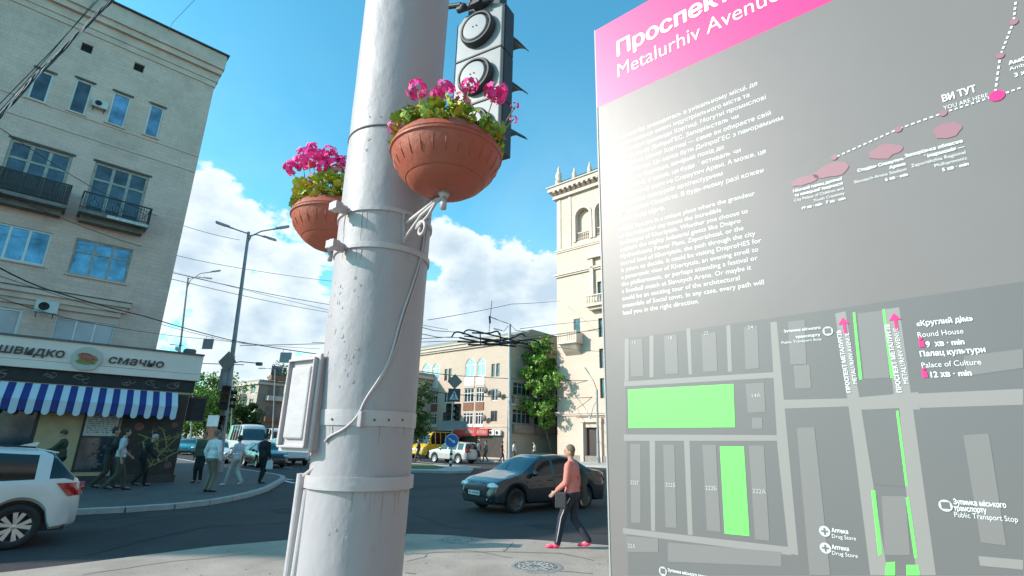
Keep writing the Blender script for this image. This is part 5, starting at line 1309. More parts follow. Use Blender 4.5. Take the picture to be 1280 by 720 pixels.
ua = ['Вітаємо! Ви знаходитесь в унікальному місці, де', 'зустрічаються велич індустріального міста та', 'неймовірні краєвиди Хортиці. Могутні промислові', 'гіганти, як-от ДніпроГЕС, Запоріжсталь чи', 'сакральна земля Хортиці — саме ви обираєте свій',
      'шлях містом. Це може бути ДніпроГЕС з панорамним', 'видом на Хортицю, вечірній похід до', 'філармонії, а може, це буде фестиваль чи', 'футбольний матч на Славутич Арені. А може, це', 'захоплива екскурсія архітектурним', 'ансамблем Соцміста. В будь-якому разі кожен', 'шлях веде вірно.']
zt = S(777, 289)[1]; zbm = S(777, 394)[1]; dz = (zt-zbm)/12; u0t = S(778, 380)[0]; ws_ = S(955, 354)[0]-u0t
v0_, _ = text_mb(en[11], dz*.85, None); w0_ = max(p.x for p in v0_); kx = ws_/w0_
for i, s in enumerate(en):
    v, f = text_mb(s, dz*.85, None, bold=.0, res=2); MB().add([(u0t+p.x*kx, -.0005-p.z, zt-i*dz+p.y) for p in v], f).build('text_line', m_wh, st_)
zt2 = S(781, 172)[1]; dz2 = (zt2-S(778, 277)[1])/11
for i, s in enumerate(ua):
    v, f = text_mb(s, dz*.85, None, bold=.0, res=2); MB().add([(u0t+p.x*kx, -.0005-p.z, zt2-i*dz2+p.y) for p in v], f).build('text_line', m_wh, st_)
# dashed route with stops
def dashes(pts, n):
    L = [S(*p) for p in pts]
    for (a, b) in zip(L, L[1:]):
        for k in range(n):
            t0 = k/n; t1 = (k+.55)/n; p0 = Vector((a[0]+(b[0]-a[0])*t0, a[1]+(b[1]-a[1])*t0)); p1 = Vector((a[0]+(b[0]-a[0])*t1, a[1]+(b[1]-a[1])*t1)); d = (p1-p0).normalized(); nn = Vector((-d.y, d.x))*.0017
            q = [p0-nn, p1-nn, p1+nn, p0+nn]; MB().prism([tuple(x) for x in q], -.0015, -.0014).build('route_dash', m_wh, st_)
dashes([(1046, 196), (1122, 162)], 11); dashes([(1124, 161), (1178, 142)], 7); dashes([(1180, 141), (1242, 121)], 9); dashes([(1250, 119), (1279, 109)], 4)
dashes([(1244, 116), (1250, 72)], 6); dashes([(1251, 68), (1266, 30)], 6); dashes([(1267, 26), (1270, 0)], 4)
def dot(x, y, r, mat, sx=1.0, name='stop_dot'):
    u, z = S(x, y); MB().prism([(u+r*sx*math.cos(2*PI*k/16), z+r*math.sin(2*PI*k/16)) for k in range(16)], -.0019, -.0018).build(name, mat, st_)
for x, y in ((1043, 197), (1123, 162), (1179, 142), (1250, 70), (1267, 28)): dot(x, y, .0065, m_pp)
dot(1246, 120, .0115, m_pk, 1.0)
for (x, y, a, b) in ((1184, 163, .026, .022), (1105, 190, .035, .02), (1040, 213, .04, .02), (1005, 226, .035, .012)):
    u, z = S(x, y); rr = random.Random(int(x)); MB().prism([(u+a*rr.uniform(.75, 1)*math.cos(2*PI*k/18), z+b*rr.uniform(.6, 1)*math.sin(2*PI*k/18)) for k in range(18)], -.0013, -.0012).build('landmark_sketch', m_pp, st_)
line(1178, 128, 'ВИ ТУТ', (1221, 116), .0215, .0009); line(1180, 138, 'YOU ARE HERE', (1236, 122), .0125)
def small(x, y, rows, sz=.0165, bold=(.0005, 0), w=None):
    z = S(x, y)[1]
    for i, (s, b) in enumerate(rows):
        v, f = text_mb(s, sz, None, bold=.00045 if b else .0, res=2, align='RIGHT'); u = S(x, y)[0]
        MB().add([(u+p.x*.93, -.0015-p.z, z-i*sz*1.22+p.y) for p in v], f).build('text_line', m_wh, st_)
small(1053, 225, [('Міський палац дитячої', 1), ('та юнацької творчості', 1), ('City Palace of Children and', 0), ('Youth Creativity', 0), ('19 хв · min   7 хв · min', 1)], .0097)
small(1131, 200, [('Стадіон Славутич-', 1), ('Арена', 1), ('Slavutych-Arena Stadium', 0), ('6 хв · min', 1)], .0100)
small(1204, 178, [('Запорізька обласна', 1), ('філармонія —', 1), ('Zaporizhzhia Regional', 0), ('Philharmonic', 0), ('5 хв · min', 1)], .0104)
line(1261, 82, 'Амбулаторія', None, .012, .0005); line(1262, 89, 'Ambulatory', None, .011); line(1268, 97, '3 хв · min', None, .012, .0005)
# the map: streets lighter, plots darker, houses, green
pr1('map_ground', [(781, 424), (1279, 352), (1279, 719), (785, 719)], 1, m_bk)
roads = [[(781, 424), (786, 423), (786, 476), (781, 477)], [(812, 420), (817, 419), (817, 471), (812, 472)], [(858, 411), (863, 410), (865, 468), (861, 468)], [(908, 407), (913, 406), (915, 464), (910, 465)],
         [(963, 403), (971, 402), (998, 694), (986, 692), (972, 560)], [(780, 477), (970, 465), (971, 472), (780, 483)], [(780, 543), (980, 544), (980, 551), (780, 551)], [(779, 660), (989, 684), (989, 694), (779, 667)],
         [(812, 551), (819, 551), (819, 664), (814, 663)], [(855, 551), (862, 551), (866, 669), (860, 668)], [(971, 500), (1060, 498), (1062, 508), (973, 511)], [(1148, 492), (1279, 486), (1279, 506), (1150, 510)],
         [(1044, 392), (1057, 389), (1110, 719), (1088, 719), (1068, 560)], [(1104, 387), (1124, 384), (1170, 719), (1146, 719)], [(1060, 498), (1148, 490), (1150, 512), (1062, 512)], [(1223, 695), (1279, 700), (1279, 712), (1225, 707)]]
for q in roads: pr1('map_street', q, 2, m_rd)
pr1('map_square', [(1072, 392), (1104, 388), (1112, 472), (1080, 474)], 3, m_bd); pr1('map_square', [(1102, 620), (1132, 620), (1138, 694), (1106, 694)], 3, m_bd)
pr1('map_square', [(1080, 512), (1124, 510), (1132, 608), (1092, 606)], 3, m_bk)
houses = [[(787, 425), (803, 423), (805, 470), (789, 471)], [(830, 420), (846, 418), (848, 467), (832, 468)], [(877, 417), (895, 415), (897, 464), (879, 465)], [(930, 409), (947, 407), (949, 460), (932, 462)],
          [(932, 480), (955, 478), (957, 515), (935, 516)], [(940, 522), (953, 522), (953, 536), (940, 536)], [(788, 555), (801, 555), (801, 654), (789, 653)], [(829, 556), (843, 556), (846, 660), (832, 659)], [(878, 556), (895, 556), (901, 665), (884, 663)],
          [(936, 557), (955, 557), (962, 676), (944, 674)], [(783, 670), (823, 673), (823, 690), (783, 690)], [(835, 678), (977, 690), (977, 708), (835, 702)], [(985, 402), (1006, 400), (1008, 455), (988, 456)], [(992, 457), (1012, 456), (1014, 485), (994, 486)],
          [(996, 535), (1018, 534), (1038, 719), (1012, 719)], [(1204, 544), (1236, 542), (1258, 682), (1226, 678)], [(1205, 445), (1279, 436), (1279, 460), (1208, 470)]]
for q in houses: pr1('map_house', q, 3, m_bd)
for q in ([(785, 487), (917, 480), (919, 534), (786, 535)], [(900, 558), (930, 558), (937, 670), (906, 667)], [(1066, 391), (1069, 390), (1078, 474), (1074, 475)], [(1103, 387), (1106, 386), (1117, 472), (1113, 473)],
          [(1120, 514), (1123, 513), (1135, 607), (1132, 608)], [(1089, 613), (1094, 613), (1103, 692), (1098, 695)], [(1132, 622), (1136, 621), (1147, 697), (1143, 698)], [(1108, 703), (1119, 702), (1119, 719), (1106, 719)], [(1133, 706), (1148, 706), (1150, 719), (1133, 719)]):
    pr1('map_green', q, 4, m_gn)
for (x, y, w) in ((1055, 405, .022), (1119, 400, .022)):
    u, z = S(x, y); MB().prism([(u-.0025, z-.02), (u+.0025, z-.02), (u+.0025, z), (u+.01, z), (u, z+.014), (u-.01, z), (u-.0025, z)], -.0019, -.0018).build('pink_arrow', m_pk, st_)
def vert(x, y, body, sz, bold):
    u, z = S(x, y); v, f = text_mb(body, sz, None, bold=bold, res=1); MB().add([(u-p.y, -.0019-p.z, z+p.x) for p in v], f).build('street_name', m_wh, st_)
vert(1064, 491, 'ПРОСПЕКТ МЕТАЛУРГІВ', .0105, .0003); vert(1072, 480, 'METALURHIV AVENUE', .0105, 0)
vert(1128, 491, 'ПРОСПЕКТ МЕТАЛУРГІВ', .0110, .0003); vert(1136, 480, 'METALURHIV AVENUE', .0110, 0)
for x, y, s, px2, sz, b in ((1146, 408, '«Круглий дім»', (1217, 402), .020, .0008), (1147, 422, 'Round House', (1204, 417), .020, 0), (1158, 434, '9  хв · min', (1206, 430), .021, .001), (1150, 446, 'Палац культури', (1232, 441), .020, .0008), (1152, 460, 'Palace of Culture', (1226, 455), .020, 0), (1162, 472, '12 хв · min', (1213, 468), .021, .001),
                           (980, 416, 'Зупинка міського', (1026, 411), .0115, .0004), (995, 423, 'транспорту', (1026, 420), .0115, .0004), (977, 430, 'Public Transport Stop', (1027, 426), .0105, 0),
                           (1192, 630, 'Зупинка міського', (1258, 634), .017, .0007), (1193, 638, 'транспорту', (1234, 641), .017, .0007), (1193, 646, 'Public Transport Stop', (1272, 651), .017, 0),
                           (1040, 665, 'Аптека', (1061, 668), .0145, .0006), (1040, 672, 'Drug Store', (1070, 675), .0135, 0), (1040, 686, 'Аптека', (1062, 689), .0145, .0006), (1040, 693, 'Drug Store', (1072, 696), .0135, 0),
                           (835, 714, 'Зупинка міського транспорту', (898, 719), .0125, .0005)):
    line(x, y, s, px2, sz*.72, b*.6)
for x, y, s in ((790, 430, '16'), (835, 425, '18'), (880, 419, '22'), (935, 412, '24'), (939, 497, '14А'), (788, 605, '222Г'), (832, 608, '222Б'), (882, 612, '222Б'), (941, 616, '222А'), (785, 684, '22А')):
    line(x, y, s, None, .0125, 0, m_ic, 'house_number')
for x, y in ((1035, 414), (1182, 632), (1031, 664), (1032, 685), (829, 714)):
    u, z = S(x, y); r_ = .010
    MB().prism([(u+r_*math.cos(2*PI*k/18), z+r_*math.sin(2*PI*k/18)) for k in range(18)], -.0015, -.0014).build('map_icon', m_ic, st_)
    if x in (1031, 1032): MB().box(u-.006, u+.006, -.0019, -.0018, z-.0015, z+.0015).box(u-.0015, u+.0015, -.0020, -.0019, z-.006, z+.006).build('cross_symbol', m_bk, st_)
    else: MB().box(u-.006, u+.006, -.0019, -.0018, z-.005, z+.006).build('bus_symbol', m_bk, st_)
for x, y in ((1152, 430), (1156, 468)):
    u, z = S(x, y); MB().box(u-.004, u+.004, -.0019, -.0018, z-.006, z+.006).ball((u, -.0019, z+.010), (.003, .0004, .003)).build('walk_symbol', m_pk, st_)

# ------------------------------------------------------------------ manhole covers
def manhole(label, x, y, r, z):
    p = G(x, y, z); t = thing('manhole_cover', label, 'manhole cover', (p.x, p.y, z), 0)
    m_i = M('cast_iron', (.16, .155, .15), .65, metal=.3, var=.4, scale=12, bump=.5)
    MB().lathe([(r*.86, .006), (r, .008), (r*1.06, .004), (r*1.1, 0)], 36).build('frame_ring', M('ring_worn', (.24, .235, .22), .8, var=.3), t, smooth=True)
    MB().lathe([(0, .004), (r*.84, .004), (r*.85, -.01)], 36).build('lid', m_i, t)
    g = MB()
    for k in range(3): g.lathe([(r*(.25+.2*k), .004), (r*(.27+.2*k), .010), (r*(.31+.2*k), .010), (r*(.33+.2*k), .004)], 30)
    for k in range(12):
        a = k*PI/6; g.obox((r*.55*math.cos(a), r*.55*math.sin(a), .007), (r*.5, .02, .008), Quaternion((0, 0, 1), a))
    g.build('lid_pattern', M('iron_worn', (.30, .29, .27), .6, var=.3, scale=10), t)
manhole('round cast iron manhole cover in the pale pavement in front of the walking man', 670, 708, .36, .052)
manhole('worn round manhole cover at the pale pavement edge, just right of the white pole', 572, 675, .33, .052)
# cabinet added unseen behind the pole to cast the shadow across the pavement
p = G(455, 686, .05); cab = thing('shadow_caster_cabinet', 'grey cabinet added out of sight behind the white pole to cast the pavement shadow', 'cabinet', (p.x-.1, p.y, .05), -.2)
MB().box(-.25, .25, -.12, .12, .1, 1.3).build('body', m_steel, cab, bevel=.01); MB().box(-.22, .22, -.135, -.122, .15, 1.25).build('door', m_steel, cab, bevel=.004); MB().box(-.28, .28, -.15, .15, 1.302, 1.34).box(-.27, .27, -.14, .14, 0, .098).build('cap', m_steeld, cab)
# ------------------------------------------------------------------ vehicles
m_tyre = M('tyre_rubber', (.022, .022, .023), .85, var=.2); m_rim = M('alloy', (.55, .56, .57), .3, metal=.7); m_rimd = M('rim_dark', (.03, .03, .032), .5)
m_cglass = M('car_glass', (.010, .014, .017), .04, metal=.0, var=.05, spec=.6); m_cglass2 = M('windscreen_glass', (.03, .075, .095), .05, metal=.15, var=.1, spec=.9)
m_red = M('tail_red', (.38, .01, .015), .15, coat=.6); m_hl = M('headlight_clear', (.72, .76, .78), .15, metal=.2, var=.25, scale=14); m_trim = M('black_trim', (.02, .02, .022), .6)
m_chrome = M('chrome', (.6, .6, .6), .15, metal=1.0); m_plate = M('plate_white', (.62, .62, .62), .5)
def lerp_prof(P, x):
    if x <= P[0][0]: return P[0][1]
    for (a, va), (b, vb) in zip(P, P[1:]):
        if x <= b:
            t = (x-a)/(b-a) if b > a else 0; t = t*t*(3-2*t)*.35+t*.65
            return va+(vb-va)*t
    return P[-1][1]
def wheel_mesh(style, r, w):
    """returns builders (tyre, rim, spokes) with the axle along y, outside at -y"""
    q = Quaternion((1, 0, 0), PI/2)
    ty = MB().lathe([(r*.66, -w*.42), (r*.70, w*.5), (r*.90, w*.5), (r*.975, w*.40), (r, w*.2), (r, -w*.3), (r*.97, -w*.45), (r*.66, -w*.5)], 36, (0, 0, 0), q)
    rm = MB().lathe([(0, w*.18), (r*.58, w*.12), (r*.60, w*.40), (r*.665, w*.46), (r*.70, w*.46)], 36, (0, 0, 0), q)
    sp = MB()
    if style == 'five':
        for k in range(5):
            a = 2*PI*k/5+.3
            for d in (-.17, .17):
                c, s = math.cos(a+d*.55), math.sin(a+d*.55); c2, s2 = math.cos(a+d*1.5), math.sin(a+d*1.5)
                p0 = Vector((c*r*.12, -w*.40, s*r*.12)); p1 = Vector((c2*r*.64, -w*.44, s2*r*.64)); n_ = (p1-p0).normalized().cross(Vector((0, 1, 0)))
                sp.add([p0-n_*r*.055, p1-n_*r*.10, p1+n_*r*.10, p0+n_*r*.055, p0-n_*r*.055+Vector((0, .04, 0)), p1-n_*r*.10+Vector((0, .04, 0)), p1+n_*r*.10+Vector((0, .04, 0)), p0+n_*r*.055+Vector((0, .04, 0))],
                       [(0, 1, 2, 3), (0, 4, 5, 1), (3, 2, 6, 7), (1, 5, 6, 2)])
        sp.lathe([(0, w*.44), (r*.12, w*.42), (r*.15, w*.3)], 16, (0, 0, 0), q)
    else:
        for k in range(10):
            a = 2*PI*k/10; c, s = math.cos(a), math.sin(a); p0 = Vector((c*r*.1, -w*.36, s*r*.1)); p1 = Vector((c*r*.62, -w*.42, s*r*.62)); n_ = (p1-p0).normalized().cross(Vector((0, 1, 0)))
            sp.add([p0-n_*r*.05, p1-n_*r*.045, p1+n_*r*.045, p0+n_*r*.05], [(0, 1, 2, 3)])
        sp.lathe([(0, w*.40), (r*.14, w*.37)], 14, (0, 0, 0), q)
    return ty, rm, sp
def car(label, loc, heading, paint, spec, cat='car', group=None, name='parked_car', glass=None, wheel='ten', rim=None, plate='АР 4817 ЕН', step=.07):
    """heading: direction the bonnet points. Local +x is forward; origin under the middle of the car."""
    L, Wd, rw = spec['L'], spec['W']/2, spec['rw']; top = spec['top']; belt = spec['belt']; glass = glass or m_cglass
    xf, xr = spec['ax']   # axle positions
    t = thing(name, label, cat, loc, heading, group)
    xs = []; x = -L/2
    while x < L/2: xs.append(x); x += step
    for e in (L/2, -L/2+.02, L/2-.02, *[g for seg in spec['glass'] for g in seg[:2]], *[spec['ws'][0], spec['ws'][1], spec['rs'][0], spec['rs'][1]]): xs.append(e)
    xs = sorted(set(round(v, 3) for v in xs)); xs = [v for i, v in enumerate(xs) if i == 0 or v-xs[i-1] > .012 or v in (L/2,)]
    rows = 10; V = []
    ra = rw*1.17
    for x in xs:
        h = lerp_prof(top, x); b = min(lerp_prof(belt, x), h-.01); e = min(1, (L/2-abs(x))/.42); ef = 1-(1-e)**2.6*.30
        w = Wd*ef; gh = max(0, h-b); tumble = spec.get('tumble', .30)
        wr = w*.97-gh*tumble; wr = max(wr, w*.55)
        zb = spec['zb']+(1-e)**2*.06
        for xc in (xf, xr):
            if abs(x-xc) < ra: zb = max(zb, rw+math.sqrt(ra*ra-(x-xc)**2))
        zb = min(zb, b-.1)
        mid = zb+(b-zb)*.5
        r_ = [(w*.90, zb-.0), (w*.985, min(zb+.05, mid)), (w*1.0, mid), (w*.985, b-.05), (w*.955, b), (wr+.005, h-min(.09, gh*.25+.012)), (wr*.93, h-min(.04, gh*.1+.006)), (wr*.72, h-.004-.012*min(1, gh)), (wr*.38, h), (0, h+.004)]
        V.append([(x, y, z) for y, z in r_])
    def seg_in(xa, xb, s, e_): return xa >= s-1e-4 and xb <= e_+1e-4
    body = MB(); gl = {}
    for side in (1, -1):
        for i in range(len(xs)-1):
            for j in range(rows-1):
                q = [V[i][j], V[i+1][j], V[i+1][j+1], V[i][j+1]]; q = [(a, b_*side, c) for a, b_, c in q]
                tgt = body
                if j == 4:
                    for k, (s, e_) in enumerate(spec['glass']):
                        if seg_in(xs[i], xs[i+1], s, e_): tgt = gl.setdefault(('side', side, k), MB())
                if j >= 6:
                    if seg_in(xs[i], xs[i+1], *sorted(spec['ws'])): tgt = gl.setdefault(('ws',), MB())
                if j >= (4 if abs(V[i][5][2]-V[i][4][2]) < .32 else 6):
                    if seg_in(xs[i], xs[i+1], *sorted(spec['rs'])): tgt = gl.setdefault(('rs',), MB())
                tgt.add(q, [(0, 1, 2, 3)])
        for i, rev in ((0, 0), (len(xs)-1, 1)):
            body.add([(a, b_*side, c) for a, b_, c in V[i]]+[(V[i][0][0], 0, V[i][0][2])], [tuple(range(rows+1))])
    o = body.build('body', paint, t); autosmooth(o, 38)
    for k, m in gl.items():
        nm = {'side': 'side_window', 'ws': 'windscreen', 'rs': 'rear_window'}[k[0]]
        g = m.build(nm, glass if k[0] != 'ws' else m_cglass2, t, smooth=True)
    # dark floor and arch lining
    MB().box(-L/2+.15, L/2-.15, -Wd*.86, Wd*.86, spec['zb']-.02, spec['zb']+.12).box(-L/2+.3, L/2-.3, -Wd*.80, Wd*.80, spec['zb']+.1, rw*2+.12).build('underbody', m_trim, t)
    if spec.get('cladding'):
        pass
    ty, rm, sp = wheel_mesh(wheel, rw, .21); src = None
    for xc in (xf, xr):
        for side in (-1, 1):
            p = (xc, side*(Wd-.115), rw); rot = (0, rnd.uniform(0, 1.2), 0) if side < 0 else (0, rnd.uniform(0, 1.2), PI)
            if src is None:
                a = ty.build('wheel', m_tyre, t, smooth=True, loc=p); a.rotation_euler = rot
                rm.build('rim', m_rimd if wheel == 'five' else (rim or m_rim), a, smooth=True); sp.build('spokes', rim or m_rim, a)
                src = a
            else: c_ = inst_part(src, t, loc=p, rot=rot)
    def yat(x, z):
        # body half width at station x and height z
        i = min(range(len(xs)), key=lambda i: abs(xs[i]-x)); P = [(y, zz_) for (_, y, zz_) in V[i]]
        for (ya, za), (yb, zb_) in zip(P, P[1:]):
            if min(za, zb_) <= z <= max(za, zb_) and abs(zb_-za) > 1e-5: return ya+(yb-ya)*(z-za)/(zb_-za)
        return P[2][0]
    # door gaps, handles, mirrors
    for x in spec['doors']:
        for side in (-1, 1):
            b0 = lerp_prof(belt, x); pts = [(x, side*(yat(x, z)+.0005), z) for z in [spec['zb']+.1+(b0-spec['zb']-.12)*k/6 for k in range(7)]]
            MB().tube(pts, .006, 4).build('door_gap', m_trim, t)
    for x in spec['handles']:
        for side in (-1, 1):
            z = lerp_prof(belt, x)-.13; MB().box(x-.09, x+.09, -.018, .018, z-.015, z+.015).build('door_handle', paint, t, bevel=.006, loc=(0, side*(yat(x, z)+.01), 0))
    for side in (-1, 1):
        x = spec['mirror']; z = lerp_prof(belt, x)+.06
        m = MB(); m.ball((x, side*(Wd+.06), z+.02), (.07, .11, .075), 12, 8); m.cone((x, side*(Wd-.06), z-.03), (x, side*(Wd+.02), z), .03, .025, 8); m.build('mirror', paint, t, smooth=True)
    ends(t, spec, paint, yat, V, xs, plate)
    return t
def surf_patch(fn, y0, y1, z0, z1, nrm_x, mat, name, parent, n=6, off=.008, poly=None):
    """small panel following the rounded nose or tail: fn(y, z) gives x on the surface"""
    mb = MB(); vs = []; N_ = n
    for j in range(3):
        for i in range(N_+1):
            y = y0+(y1-y0)*i/N_; s = i/N_
            za, zb_ = (z0, z1) if poly is None else poly(s)
            z = za+(zb_-za)*j/2; vs.append((fn(y, z)+nrm_x*off, y, z))
    fs = [(j*(N_+1)+i, j*(N_+1)+i+1, (j+1)*(N_+1)+i+1, (j+1)*(N_+1)+i) for j in range(2) for i in range(N_)]
    mb.add(vs, fs); return mb.build(name, mat, parent, smooth=True)
def ends(t, spec, paint, yat, V, xs, plate):
    L = spec['L']; Wd = spec['W']/2
    def nose(sgn):
        def fn(y, z):
            # march from the end inwards until the half width contains |y|
            k = 0; idx = range(len(xs)-1, -1, -1) if sgn > 0 else range(len(xs))
            for i in idx:
                P = V[i]; zt = P[-1][2]; 
                if z > zt: continue
                if yat(xs[i], z) >= abs(y)-.002: return xs[i]
            return xs[len(xs)-1 if sgn > 0 else 0]
        return fn
    F = nose(1); B = nose(-1)
    hz = spec['hl']; tz = spec['tl']
    for side in (-1, 1):
        a, b = Wd*.48, Wd*.95
        MB().ball((L/2-.175, side*Wd*.735, (hz[0]+hz[1])/2), (.165, .175, .085), 18, 12, Quaternion((0, 0, 1), -side*.35)).build('headlight', m_hl, t, smooth=True)
        a, b = Wd*.66, Wd*.965
        o = MB()
        xe = -L/2+spec.get('tlen', .32); h_ = tz[1]-tz[0]; vs = []
        for k_ in range(5):
            z = tz[0]+h_*k_/4; xa = -L/2+.045+.03*(k_/4); xb = xe-.20*(1-k_/4)*(spec.get('tlen', .32)/.4)
            for q in range(7): x = xa+(xb-xa)*q/6; vs.append((x, side*(yat(x, z)+.018), z))
        for k_ in range(5):
            z = tz[0]+h_*k_/4
            for q in range(4): y = Wd*.86-(Wd*.26)*q/3; vs.append((-L/2-.008, side*min(y, yat(-L/2+.02, z)), z))
        o.add(vs, [(j*7+i, j*7+i+1, (j+1)*7+i+1, (j+1)*7+i) for j in range(4) for i in range(6)]+[(35+j*4+i, 35+j*4+i+1, 35+(j+1)*4+i+1, 35+(j+1)*4+i) for j in range(4) for i in range(3)]+[(j*7, (j+1)*7, 35+(j+1)*4, 35+j*4) for j in range(4)]); o.build('tail_light', m_red, t, smooth=True)
    gz = spec['grille']
    surf_patch(F, -Wd*.42, Wd*.42, gz[0], gz[1], 1, m_trim, 'grille', t, 8, .010)
    surf_patch(F, -Wd*.6, Wd*.6, spec['zb']+.06, spec['zb']+.17, 1, m_trim, 'air_intake', t, 8, .010)
    for s in (-1, 1): surf_patch(F, s*Wd*.68, s*Wd*.80, spec['zb']+.08, spec['zb']+.15, 1, m_hl, 'fog_light', t, 3, .012)
    if plate:
        for sg, z in ((1, spec['zb']+.25), (-1, spec.get('rplate', .75))):
            x = sg*(L/2+.012); q = MB().box(-.006, .006, -.26, .26, -.055, .055).build('number_plate', m_plate, t, loc=(x, 0, z))
            v, f = text_mb(plate, .085, .46, bold=.002, align='CENTER', res=1)
            MB().add([(sg*.0075, p.x*sg, p.y-.03) for p in v], f).build('plate_lettering', m_trim, q)
        if spec.get('zplate'): pass
SEDAN = dict(L=4.28, W=1.70, rw=.30, zb=.22, ax=(1.36, -1.14), tumble=.36,
    top=[(-2.14, .62), (-2.1, .92), (-2.0, 1.0), (-1.55, 1.06), (-1.42, 1.09), (-.85, 1.41), (-.3, 1.47), (.25, 1.44), (.5, 1.36), (1.12, 1.0), (1.25, .96), (1.7, .86), (1.98, .76), (2.1, .62), (2.14, .5)],
    belt=[(-2.14, .6), (-2.05, .9), (-1.5, .98), (0, .93), (1.15, .88), (1.7, .83), (2.0, .72), (2.14, .48)],
    ws=(.50, 1.13), rs=(-1.42, -.85), glass=[(-1.15, -.72), (-.68, .02), (.10, .85)], doors=(1.02, .06, -.85), handles=(-.68, .20), mirror=.82, hl=(.56, .76), tl=(.72, .93), grille=(.56, .72), rplate=.72)
HATCH = dict(L=4.2, W=1.76, rw=.325, zb=.24, ax=(1.36, -1.32), tumble=.30,
    top=[(-2.1, .66), (-2.06, .95), (-1.98, 1.02), (-1.92, 1.08), (-1.62, 1.40), (-1.45, 1.475), (-.6, 1.52), (.1, 1.51), (.45, 1.42), (1.15, 1.04), (1.6, .95), (1.95, .82), (2.06, .66), (2.1, .5)],
    belt=[(-2.1, .64), (-2.0, .95), (-1.8, 1.02), (0, .97), (1.15, .93), (1.7, .87), (1.98, .76), (2.1, .48)],
    ws=(.45, 1.16), rs=(-1.93, -1.60), glass=[(-1.42, -.92), (-.80, .02), (.10, .82)], doors=(1.0, .06, -.86), handles=(-.68, .22), mirror=.82, hl=(.62, .82), tl=(.74, .95), grille=(.6, .78), rplate=.6, tlen=.40)
SUV = dict(L=4.55, W=1.84, rw=.36, zb=.30, ax=(1.42, -1.3), tumble=.26,
    top=[(-2.27, .8), (-2.24, 1.08), (-2.18, 1.15), (-1.98, 1.62), (-1.85, 1.68), (-.6, 1.74), (.2, 1.71), (.5, 1.62), (1.1, 1.18), (1.6, 1.1), (2.05, 1.0), (2.2, .8), (2.27, .6)],
    belt=[(-2.27, .78), (-2.18, 1.08), (0, 1.08), (1.1, 1.06), (1.7, 1.02), (2.1, .92), (2.27, .58)],
    ws=(.50, 1.1), rs=(-2.19, -1.96), glass=[(-1.85, -1.15), (-1.05, -.1), (0, .85)], doors=(1.0, -.05, -1.1), handles=(-.8, .15), mirror=.85, hl=(.78, .98), tl=(.85, 1.2), grille=(.7, .92), rplate=.85)
VAN = dict(L=6.2, W=2.05, rw=.36, zb=.32, ax=(2.15, -1.7), tumble=.10,
    top=[(-3.1, 1.0), (-3.08, 2.3), (-3.0, 2.62), (-2.8, 2.72), (1.2, 2.72), (1.55, 2.62), (1.85, 2.3), (2.5, 1.45), (2.75, 1.3), (3.0, 1.12), (3.08, .85), (3.1, .6)],
    belt=[(-3.1, .98), (-3.0, 1.42), (1.5, 1.42), (2.4, 1.32), (2.8, 1.2), (3.0, 1.0), (3.1, .58)],
    ws=(1.78, 2.48), rs=(-3.09, -3.02), glass=[(-2.8, -1.9), (-1.8, -.9), (-.8, .05), (.15, 1.0), (1.15, 1.85)], doors=(1.08, 2.3), handles=(1.25,), mirror=2.05, hl=(.85, 1.1), tl=(.9, 1.5), grille=(.75, .98), rplate=.8)
def paint(name, col, rough=.28): return M(name, col, rough, var=.04, scale=2, coat=.9, spec=.5, dirt=.12, dirtcol=(.2, .19, .17))
def along(h): return math.atan2(h[1], h[0])
def put(spec, ref_local, ref_world, heading):
    c, s = math.cos(heading), math.sin(heading); x, y = ref_local; return (ref_world[0]-(c*x-s*y), ref_world[1]-(s*x+c*y), 0)
# white hatchback leaving the view on the left: its near rear wheel is the measured point
hd = along((-.69, -.724)); P_ = G(9, 688)
side = -1 if True else 1
# near side: the one facing the camera
def near_side(h, p): 
    n_ = Vector((-math.sin(h), math.cos(h))); return 1 if n_.dot(-Vector((p[0], p[1]))) > 0 else -1
ns = near_side(hd, P_); car('white hatchback with dark glass and silver spoked wheels, cut off by the left edge', put(HATCH, (HATCH['ax'][1], ns*.88), P_, hd), hd, paint('paint_white', (.60, .60, .60)), HATCH, name='hatchback_car', wheel='five', plate='АР 7302 СК', step=.05)
fin = MB()
c_ = [o for o in bpy.data.objects if o.name.startswith('hatchback_car')][0]
MB().prism([(-1.40, 1.47), (-1.22, 1.49), (-1.12, 1.495), (-1.40, 1.575), (-1.44, 1.57)], -.02, .02).build('roof_fin', M('paint_white'), c_)
MB().prism([(-1.66, 1.40), (-1.42, 1.455), (-1.40, 1.485), (-1.68, 1.425)], -.58, .58).build('spoiler', M('paint_white'), c_, bevel=.012)
MB().tube([(-1.35, ns*.60, 1.50), (-.8, ns*.60, 1.535), (0, ns*.60, 1.535), (.3, ns*.59, 1.49)], .014, 6).build('roof_rail', m_trim, c_, smooth=True)
# grey sedan in the crossing
hd = along((-.80, -.60)); P_ = G(646, 642); ns = near_side(hd, P_)
car('dark grey blue sedan driving out of the crossing behind the walking man', put(SEDAN, (SEDAN['ax'][0], ns*.85), P_, hd), hd, paint('paint_slate', (.014, .022, .030), .20), SEDAN, name='sedan_car', wheel='ten', rim=M('rim_grey', (.10, .10, .10), .4, metal=.6), plate='АР 3984 НВ', step=.05)
# far white suv, minibus
hd = along((-.80, .60)); P_ = G(590, 580)
car('silver white suv with dark rear window waiting beyond the median by the sand block', (P_.x-1.7, P_.y+1.6, 0), hd, paint('paint_silver2', (.40, .40, .39)), SUV, name='suv_car', plate=None)
m_yel = paint('paint_yellow', (.70, .42, .02)); b_ = G(543, 574)
vy = car('yellow minibus standing in front of the sand block, left of the white suv', (A(541, 572, 58).x, 58, 0), along((-.45, -.89)), m_yel, VAN, cat='minibus', name='minibus', plate=None)
